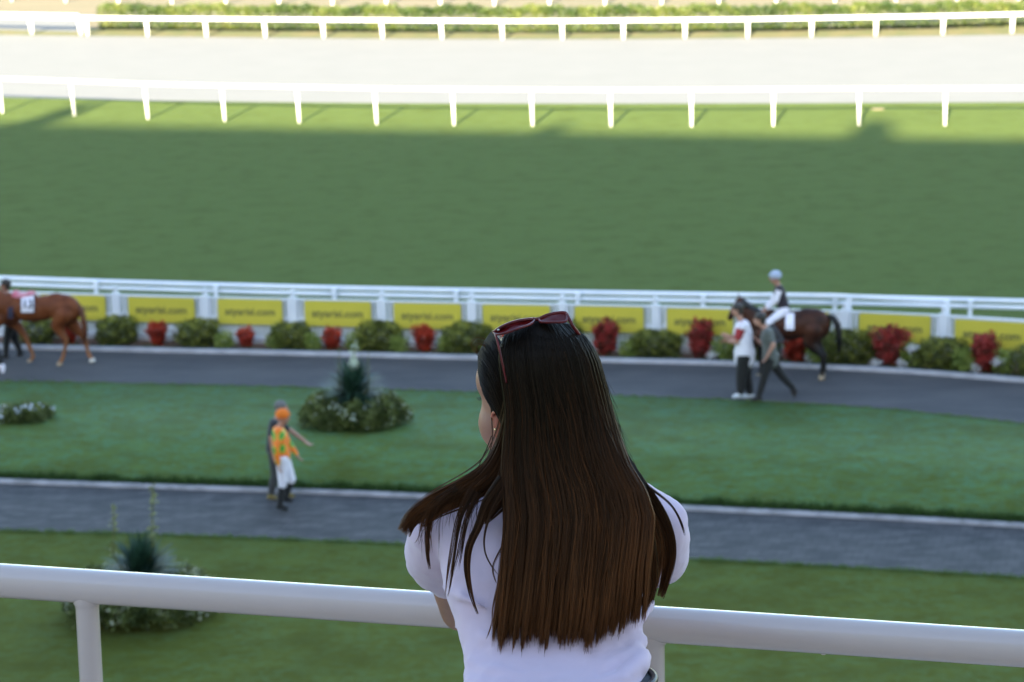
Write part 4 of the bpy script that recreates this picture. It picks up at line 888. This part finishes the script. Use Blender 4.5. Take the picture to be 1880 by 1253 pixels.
def W3(px, py, Y):
    px = np.asarray(px, float); d = FW+RR*((px-IW/2)/FPX)[..., None]+UU*((IH/2-np.asarray(py, float))/FPX)[..., None]
    return CC+d*(np.asarray(Y)/d[..., 1])[..., None]
STR_V, STR_F, STR_T, STR_R = [], [], [], []; nbase = 0
def add_strands(P, rad, rnd, tcol):
    """P (n,k,3); rad (n,k); rnd (n,), tcol (n,k): colour position along hair"""
    global nbase
    n, k, _ = P.shape; T = np.gradient(P, axis=1); T /= np.linalg.norm(T, axis=2, keepdims=True)+1e-9
    X = np.cross(T, np.array([0, 1., .15])); X /= np.linalg.norm(X, axis=2, keepdims=True)+1e-9; Y_ = np.cross(T, X)
    a = np.array([0, 2*pi/3, 4*pi/3])+pi/2
    V = P[:, :, None, :]+rad[:, :, None, None]*(np.cos(a)[None, None, :, None]*X[:, :, None, :]+np.sin(a)[None, None, :, None]*Y_[:, :, None, :])
    idx = (np.arange(n)[:, None, None]*k+np.arange(k-1)[None, :, None])*3+np.arange(3)[None, None, :]; nx = (np.arange(3)+1) % 3
    i2 = (np.arange(n)[:, None, None]*k+np.arange(k-1)[None, :, None])*3+nx[None, None, :]
    F = np.stack([idx, i2, i2+3, idx+3], -1).reshape(-1, 4)+nbase; STR_V.append(V.reshape(-1, 3)); STR_F.append(F); nbase += n*k*3
    STR_T.append(np.repeat(tcol.reshape(-1), 3)); STR_R.append(np.repeat(rnd, k*3))
hr = np.random.default_rng(3); LATE = []
# --- main fall: parting -> crown -> straight down the back
def mainfall(n, k=30, lay=.030, tip0=1170):
    s = hr.random(n); ncl = 150; cl = np.sort(hr.random(ncl)); ci = np.abs(s[:, None]-cl[None, :]).argmin(1); sc = cl[ci]
    tipc = tip0+4+hr.normal(0, 8, ncl)+6*np.sin(cl*40); edge = np.clip((cl-.74)/.26, 0, 1); tipc = tipc-edge*40-10*(cl > .74)-(cl < .03)*12
    tip = tipc[ci]+hr.normal(0, 8, n)-np.abs(hr.normal(0, 13, n))-(hr.random(n) < .10)*hr.uniform(0, 120, n)
    st = 584+hr.random(n)**2*36+20*np.abs(s-.4); 
    t = np.linspace(0, 1, k)[None, :]; py = st[:, None]+(tip-st)[:, None]*t
    g = np.clip((py-600)/560, 0, 1)
    ss = s[:, None]+(sc-s)[:, None]*(.08+.62*g**2.6)       # strands gather into locks towards the tips
    lock = (hr.normal(0, 1, (ncl, 3)))[ci]
    wob = (.008*np.sin(py/95.+lock[:, :1]*2.5)*lock[:, 1:2]+.005*np.sin(py/41.+lock[:, 2:3]*3))*g
    ss = np.clip(ss+wob, -.01, 1.01)
    xa, xb = ip(py, XMN), ip(py, XMX); 
    part = 985+(py-585)*.1; px = xa+(xb-xa)*ss
    L0 = (hr.random(n)**1.3)[:, None]*lay
    lk = hr.normal(0, .0030, ncl)[ci][:, None]; Yd = hairY(px, py)+L0*(.35+.65*np.clip((py-590)/150, 0, 1))+lk*g
    px = px+hr.normal(0, 1, (n, 1))*1.2+ (hr.normal(0, 1, (n, 1)))*np.sin(py/60+hr.random((n, 1))*6)*1.2*g
    P = W3(px, py, Yd); rad = (.00042+.00022*hr.random((n, 1)))*np.where(t > .9, 1-(t-.9)*7, 1)
    add_strands(P, np.broadcast_to(rad, (n, k)).copy(), np.clip(.6*hr.random(n)+.4*hr.random(ncl)[ci], 0, 1), np.clip((py-600)/580.+.32*np.clip((ss-.52)/.48, 0, 1)**1.3*np.clip((py-600)/110, 0, 1)+.06*np.sin(ss*23+1), 0, 1))  # right side strands lightened: backlit rim put into the hair colour
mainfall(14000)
_ps = hr.random(260)
for q_ in _ps[:90]:      # strands that cross the fall
    y0_ = hr.uniform(640, 900); y1_ = y0_+hr.uniform(180, 330); y1_ = min(y1_, 1165); f0 = q_; f1 = np.clip(q_+hr.normal(0, .07), .02, .97); xx = lambda f, y: float(ip(y, XMN)+(ip(y, XMX)-ip(y, XMN))*f)
    yy = np.linspace(y0_, y1_, 6); ff_ = np.linspace(f0, f1, 6)+np.array([0, .006, -.004, .006, -.003, 0])*hr.normal(0, 1.6); LATE.append([(xx(f, y), y, float(hairY(xx(f, y), y))-.0015, 1.2) for f, y in zip(ff_, yy)])
def guides(gl, n, k, width, depth, rad=.0005, tip=.6, jit=1., t0=.0, taperw=True, wav=1.):
    """strands along one drawn guide: gl = [(px,py,Y,halfwidth px)]"""
    G_ = np.array(gl, float); q = np.linspace(0, len(G_)-1, k)
    # catmull style smoothing
    xs = [np.interp(q, np.arange(len(G_)), G_[:, c]) for c in range(4)]
    kk = max(3, (k//len(G_)) | 1); sm_ = lambda v: np.convolve(np.pad(v, kk//2, mode='reflect', reflect_type='odd'), np.ones(kk)/kk, 'valid')
    xs = [sm_(sm_(v)) for v in xs]; X, Y, Z, Wd = xs
    dx, dy = np.gradient(X), np.gradient(Y); L = np.hypot(dx, dy)+1e-6; nx, ny = -dy/L, dx/L
    a = hr.normal(0, .5, n).clip(-1.1, 1.1); b = hr.random(n); ln = 1-hr.random(n)**2*(1-tip)
    t = np.linspace(0, 1, k)
    P = np.zeros((n, k, 3)); PYY = np.zeros((n, k))
    for i in range(n):
        qi = t*ln[i]; f = lambda v: np.interp(qi, t, v); o = a[i]*f(Wd)*width+wav*np.sin(qi*5+a[i]*4+hr.random()*2)*1.2*qi*jit
        px, py = f(X)+f(nx)*o, f(Y)+f(ny)*o; P[i] = W3(px, py, f(Z)+b[i]*depth); PYY[i] = py
    r_ = np.broadcast_to((rad*hr.uniform(.7, 1.2, (n, 1)))*np.where(t > .85, 1-(t-.85)*5.5, 1)[None, :], (n, k)).copy()
    add_strands(P, r_, hr.random(n), np.clip((PYY-600)/580.+t0, 0, 1))
for g_ in LATE: guides(g_, int(hr.integers(2, 14)), 22, 1.6, .001, .00042, .7, 1., t0=float(hr.uniform(.0, .3)))
# pulled back side hair: hairline -> over the temple -> behind the ear
for j in range(30):
    q = j/29.; y0 = 612+q*112; x0 = np.interp(y0, [605, 625, 650, 680, 705, 730], [905, 891, 880, 880, 885, 893])
    guides([(x0, y0, 4.545-.02*q, 4), (x0+10, y0+10+8*q, 4.515-.02*q, 5), (x0+24, y0+34, 4.485-.012*q, 6), (min(930, x0+35), y0+72-22*q, 4.462, 6), (930, max(y0+110-40*q, 745), 4.455, 6), (938, 800, 4.45, 8), (945, 870, 4.44, 10)], 95, 18, 1., .012, .00045, 1., .8, wav=.7)
# lock tucked behind the ear, then out over the left shoulder
SW = [(952, 700, 4.425, 12), (940, 770, 4.435, 14), (928, 820, 4.43, 16), (905, 865, 4.425, 18), (865, 893, 4.415, 17), (815, 915, 4.41, 14), (775, 935, 4.41, 11), (748, 958, 4.415, 8), (736, 976, 4.42, 7)]
guides(SW, 620, 30, 1., .018, .00045, .72, 1.6, t0=.22)
guides([(a_, b_-8, c_, d_*.7) for a_, b_, c_, d_ in SW[:-1]]+[(741, 966, 4.42, 5)], 330, 30, 1., .014, .00045, .6, 2.2, t0=.3)
guides([(a_, b_+9, c_, d_*.8) for a_, b_, c_, d_ in SW[:-2]]+[(757, 962, 4.41, 8), (748, 985, 4.42, 5)], 300, 30, 1., .014, .00045, .6, 2.2, t0=.15)
guides([(a_, b_+4, c_, d_*1.25) for a_, b_, c_, d_ in SW], 110, 30, 1.3, .02, .0004, .5, 4.5, t0=.35)
guides([(950, 720, 4.42, 14), (938, 800, 4.425, 16), (922, 850, 4.42, 20), (890, 892, 4.41, 20), (850, 915, 4.405, 15), (805, 938, 4.40, 11), (772, 966, 4.405, 6)], 620, 26, 1., .016, .00045, .5, 2.5, t0=.2)
guides([(960, 780, 4.415, 20), (950, 850, 4.405, 24), (930, 900, 4.385, 20), (905, 935, 4.375, 14), (885, 960, 4.37, 9)], 620, 20, 1., .018, .00048, .5, 1.8, t0=.1)
for j in range(16):
    xs_ = hr.uniform(770, 880); ys_ = 935-(xs_-770)*.42; guides([(xs_+24, ys_-14, 4.405, 5), (xs_, ys_+6, 4.40, 4), (xs_-9, ys_+hr.uniform(30, 60), 4.40, 4), (xs_-6+hr.uniform(-10, 8), ys_+hr.uniform(60, 110), 4.41, 3)], int(hr.integers(2, 9)), 16, 1.4, .004, .00036, .5, 2.5, t0=.2)
# locks lying on the shirt at the left
guides([(830, 905, 4.40, 7), (800, 928, 4.395, 6), (788, 965, 4.405, 5), (784, 1010, 4.43, 4), (789, 1046, 4.45, 2)], 70, 22, .9, .005, .00045, .7, 1, t0=.0)
guides([(870, 900, 4.395, 8), (846, 940, 4.375, 6), (838, 985, 4.365, 6), (830, 1040, 4.35, 6), (820, 1096, 4.345, 3)], 55, 22, 1.1, .005, .0004, .6, 2, t0=.0)
guides([(880, 905, 4.39, 8), (858, 950, 4.37, 6), (848, 1000, 4.355, 7), (838, 1050, 4.34, 5)], 30, 20, 1.3, .005, .0004, .6, 2)
guides([(925, 880, 4.38, 12), (892, 922, 4.365, 9), (880, 965, 4.35, 7), (860, 1002, 4.335, 6), (856, 1045, 4.325, 5), (864, 1092, 4.31, 3.5), (877, 1128, 4.30, 1.5)], 150, 26, .9, .006, .0005, .75, 1, t0=.0)
guides([(930, 890, 4.375, 10), (903, 932, 4.35, 3), (887, 983, 4.335, 1.5), (890, 1023, 4.325, 1), (917, 1060, 4.31, 1)], 16, 24, 1., .003, .0005, .8, .5)
guides([(925, 1000, 4.335, 3), (905, 1034, 4.325, 1.5), (904, 1052, 4.32, 1), (912, 1072, 4.315, 1)], 8, 18, 1., .003, .0004, .9, .5)
guides([(915, 1070, 4.315, 2), (903, 1120, 4.305, 1), (905, 1144, 4.30, 1), (892, 1175, 4.295, .8)], 7, 20, 1., .003, .00038, .9, .5)
guides([(845, 905, 4.40, 14), (812, 925, 4.40, 12), (790, 945, 4.405, 10), (772, 985, 4.43, 8)], 40, 18, 1.3, .006, .0004, .5, 2)
# loose wisp in front of the ear
guides([(901, 735, 4.50, 1.5), (903, 775, 4.49, 1.2), (905, 808, 4.485, 1.2), (900, 830, 4.48, 1), (892, 843, 4.475, .8)], 9, 20, 1., .002, .0004, .9, .3)
guides([(902, 800, 4.485, 1), (893, 825, 4.48, 1), (879, 852, 4.475, 1), (872, 878, 4.47, .8)], 6, 18, 1., .002, .0004, .9, .3)
for j in range(14):   # curls at the temple, against the light
    a_ = hr.uniform(-1, 1); x_ = 884+a_*3
    guides([(x_+8, 628+a_*12, 4.53, .5), (x_-8, 622+a_*9, 4.53, .5), (x_-16+a_*5, 632+a_*6, 4.53, .5), (x_-15+a_*4, 645+a_*5, 4.53, .5), (x_-6, 650+a_*8, 4.53, .5)], 2, 18, 1., .002, .00017, .7, 1.0, t0=.8)
# right edge locks over the shoulder
guides([(1120, 800, 4.44, 10), (1150, 860, 4.43, 13), (1185, 910, 4.42, 14), (1213, 955, 4.415, 12), (1228, 1000, 4.42, 9), (1226, 1050, 4.43, 7), (1212, 1096, 4.43, 5)], 1000, 30, 1., .02, .00046, .6, 2.2, t0=.12)
guides([(1110, 790, 4.43, 10), (1140, 860, 4.42, 12), (1172, 915, 4.41, 12), (1195, 965, 4.40, 12), (1208, 1010, 4.40, 11), (1206, 1060, 4.40, 9), (1192, 1100, 4.40, 5)], 420, 30, 1.2, .02, .00045, .5, 3.0, t0=.18)
guides([(1170, 880, 4.42, 8), (1210, 930, 4.41, 7), (1232, 975, 4.41, 5), (1238, 1020, 4.42, 4), (1228, 1065, 4.42, 3), (1216, 1100, 4.42, 2)], 120, 28, 1.1, .006, .00045, .75, 1.5)
guides([(1160, 870, 4.42, 6), (1192, 896, 4.415, 3), (1235, 925, 4.42, 2), (1252, 960, 4.43, 2), (1258, 985, 4.44, 1.5)], 26, 22, 1., .004, .0004, .7, .8)
guides([(1180, 960, 4.37, 12), (1192, 1020, 4.355, 12), (1196, 1080, 4.345, 10), (1180, 1120, 4.335, 8)], 260, 22, 1.2, .012, .00045, .6, 2)
guides([(1185, 1030, 4.35, 3), (1197, 1060, 4.35, 3), (1203, 1085, 4.35, 2), (1196, 1110, 4.35, 2)], 18, 18, 1.2, .004, .0004, .7, 1.)
for j in range(60):   # flyaways along the outline
    y0 = hr.uniform(620, 980); sd_ = 1 if hr.random() < .75 else -1
    xe = float(ip(y0, XMX)) if sd_ > 0 else float(ip(y0, XMN)); x2 = float(ip(y0+90, XMX)) if sd_ > 0 else xe
    if sd_ < 0 and y0 < 880: continue
    guides([(xe-4*sd_, y0, 4.45, .5), ((xe+x2)/2+hr.uniform(1, 5)*sd_, y0+45, 4.44, .5), (x2+hr.uniform(2, 13)*sd_, y0+90+hr.uniform(-20, 20), 4.44, .5)], 1, 14, 1., .01, .00024, .8, 1.)
# solid core under the strands
ys = np.linspace(588, 1150, 70); us = np.linspace(0, 1, 30); PXg = ip(ys, XMN)[:, None]*(1-us)[None, :]+ip(ys, XMX)[:, None]*us[None, :]
ins = np.where(ys < 1000, 3., 5.+(ys-1000)*.10); PXg = ip(ys, XMN)[:, None]+ins[:, None]+(ip(ys, XMX)-ip(ys, XMN)-2*ins)[:, None]*us[None, :]
PXg[-12:, :] = PXg[-12:, :]; PYg = np.repeat(ys[:, None], 30, 1); PYg = PYg-np.clip((us-.72)/.28, 0, 1)[None, :]*55*((ys-588)/562)[:, None]**2
Vc = W3(PXg, PYg, hairY(PXg, PYg)+.012); nr, nc = PXg.shape
V2 = Vc+np.array([0, .012, 0]); Va = np.concatenate([Vc.reshape(-1, 3), V2.reshape(-1, 3)]); N1 = nr*nc
Fc = [(i*nc+j, i*nc+j+1, (i+1)*nc+j+1, (i+1)*nc+j) for i in range(nr-1) for j in range(nc-1)]; Fc += [tuple(N1+q for q in f[::-1]) for f in Fc]
Fc = np.array(Fc)+nbase; STR_V.append(Va); STR_F.append(Fc); STR_T.append(np.clip((np.concatenate([PYg.ravel()]*2)-640)/800., 0, .5)); STR_R.append(np.full(len(Va), .1)); nbase += len(Va)
# rounded scalp cap
mc = M3(); mc.ell(HC+np.array([0.004, -.004, .022]), (.101, .084, .1015), HAX, 40); Vq = np.concatenate(mc.v); Fq = np.array([f for f in mc.f if len(f) == 4])
keep = [f for f in Fq if not all(((Vq[i]-HC)@fdir > .045 and (Vq[i]-HC)[2] < .055) or (Vq[i]-HC)[2] < -.05 for i in f)]
STR_V.append(Vq); STR_F.append(np.array(keep)+nbase); STR_T.append(np.full(len(Vq), .02)); STR_R.append(np.full(len(Vq), .15)); nbase += len(Vq)
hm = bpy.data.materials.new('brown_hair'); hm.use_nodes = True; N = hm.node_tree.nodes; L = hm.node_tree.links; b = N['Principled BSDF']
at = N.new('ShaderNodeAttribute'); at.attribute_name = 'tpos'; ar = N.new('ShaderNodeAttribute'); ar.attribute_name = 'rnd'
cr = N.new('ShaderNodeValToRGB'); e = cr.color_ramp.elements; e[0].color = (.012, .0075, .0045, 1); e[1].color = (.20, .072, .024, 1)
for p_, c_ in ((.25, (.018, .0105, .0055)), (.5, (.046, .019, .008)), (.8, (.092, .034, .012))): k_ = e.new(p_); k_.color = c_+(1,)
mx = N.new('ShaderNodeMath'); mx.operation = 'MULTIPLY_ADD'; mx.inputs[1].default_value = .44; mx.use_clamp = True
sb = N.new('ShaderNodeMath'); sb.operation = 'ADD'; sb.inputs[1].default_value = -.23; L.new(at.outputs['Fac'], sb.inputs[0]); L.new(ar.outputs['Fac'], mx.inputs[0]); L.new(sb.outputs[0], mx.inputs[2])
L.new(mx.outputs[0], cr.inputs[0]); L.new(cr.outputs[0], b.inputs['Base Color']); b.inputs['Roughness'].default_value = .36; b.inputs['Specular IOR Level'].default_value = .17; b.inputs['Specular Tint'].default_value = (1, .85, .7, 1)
tb = N.new('ShaderNodeBsdfTranslucent'); tc_ = N.new('ShaderNodeMix'); tc_.data_type = 'RGBA'; tc_.blend_type = 'MULTIPLY'; tc_.inputs[0].default_value = 0; L.new(cr.outputs[0], tc_.inputs[6]); L.new(tc_.outputs[2], tb.inputs[0])
mm_ = N.new('ShaderNodeMixShader'); mm_.inputs[0].default_value = .25; L.new(b.outputs[0], mm_.inputs[1]); L.new(tb.outputs[0], mm_.inputs[2]); L.new(mm_.outputs[0], N['Material Output'].inputs[0])
hv = np.concatenate(STR_V)-wroot
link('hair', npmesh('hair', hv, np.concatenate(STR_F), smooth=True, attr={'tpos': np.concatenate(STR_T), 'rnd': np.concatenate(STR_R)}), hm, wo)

# ---------------------------------------------------------------- sunglasses pushed up on the head
FRM = pmat('red_tortoise_frame', (.15, .009, .008), .35, (.06, .006, .006), 60, spec=.3, coat=.08)
LNS = pmat('dark_red_lens', (.085, .004, .004), .2, spec=.08); 
sgl = thing('sunglasses', W(975, 590, 4.55), 'dark red sunglasses pushed up on top of the woman\'s head', 'sunglasses')
def crv(pts, n=40):
    P_ = np.array([W(*p) for p in pts]); q = np.linspace(0, len(P_)-1, n); R_ = np.stack([np.interp(q, np.arange(len(P_)), P_[:, c]) for c in range(3)], 1)
    for c in range(3): R_[1:-1, c] = np.convolve(np.pad(R_[:, c], 2, mode='reflect', reflect_type='odd'), np.ones(5)/5, 'valid')[1:-1]
    return R_
rimL = [(906, 611, 4.455), (918, 602, 4.45), (935, 594, 4.455), (957, 588, 4.465), (978, 586, 4.48), (981, 590, 4.475), (972, 597, 4.455), (950, 604, 4.435), (925, 613, 4.43), (911, 615, 4.44), (906, 611, 4.455)]
rimR = [(989, 586, 4.485), (1003, 579, 4.49), (1022, 575, 4.495), (1038, 574, 4.495), (1041, 578, 4.49), (1041, 590, 4.47), (1030, 592, 4.465), (1008, 592, 4.465), (992, 592, 4.47), (989, 586, 4.485)]
for R_ in (rimL, rimR):
    P_ = crv(R_, 60); m = M3(); m.tube(P_, .0021, 8, cap=False); 
    if R_ is rimL: m.tube(crv(R_[:5], 20), .0028, 8)
    else: m.tube(crv(R_[:5], 20), .0028, 8)
    m.build('rim', FRM, sgl, smooth=True)
    c_ = P_.mean(0); Q = c_+(P_-c_)*.97; up_ = np.array([0, -.0008, .0012]); n_ = len(Q)
    m = M3(); m.add(np.concatenate([Q, [c_+np.array([0, -.001, .002])], Q-up_, [c_-up_]]), [(i, i+1, n_) for i in range(n_-1)]+[(n_+1+i+1, n_+1+i, 2*n_+1) for i in range(n_-1)]); m.build('lens', LNS, sgl, smooth=True)
m = M3(); m.tube(crv([(978, 586, 4.48), (984, 587, 4.483), (990, 586, 4.485)], 10), .003, 8); m.build('bridge', FRM, sgl, smooth=True)
m = M3(); m.tube(crv([(908, 612, 4.450), (912, 622, 4.428), (919, 652, 4.415), (925, 680, 4.412), (930, 703, 4.42)], 24), [.0019]*18+[.0015]*6, 8); m.build('temple', FRM, sgl, smooth=True)
m = M3(); m.tube(crv([(1041, 577, 4.49), (1046, 588, 4.475), (1052, 600, 4.47), (1075, 630, 4.50), (1085, 690, 4.52)], 24), .0028, 8); m.build('temple', FRM, sgl, smooth=True)
m = M3(); m.ell(W(915, 606, 4.437), (.0022, .0012, .0018), None, 8); m.build('hinge', MT['steel'], sgl, smooth=True)
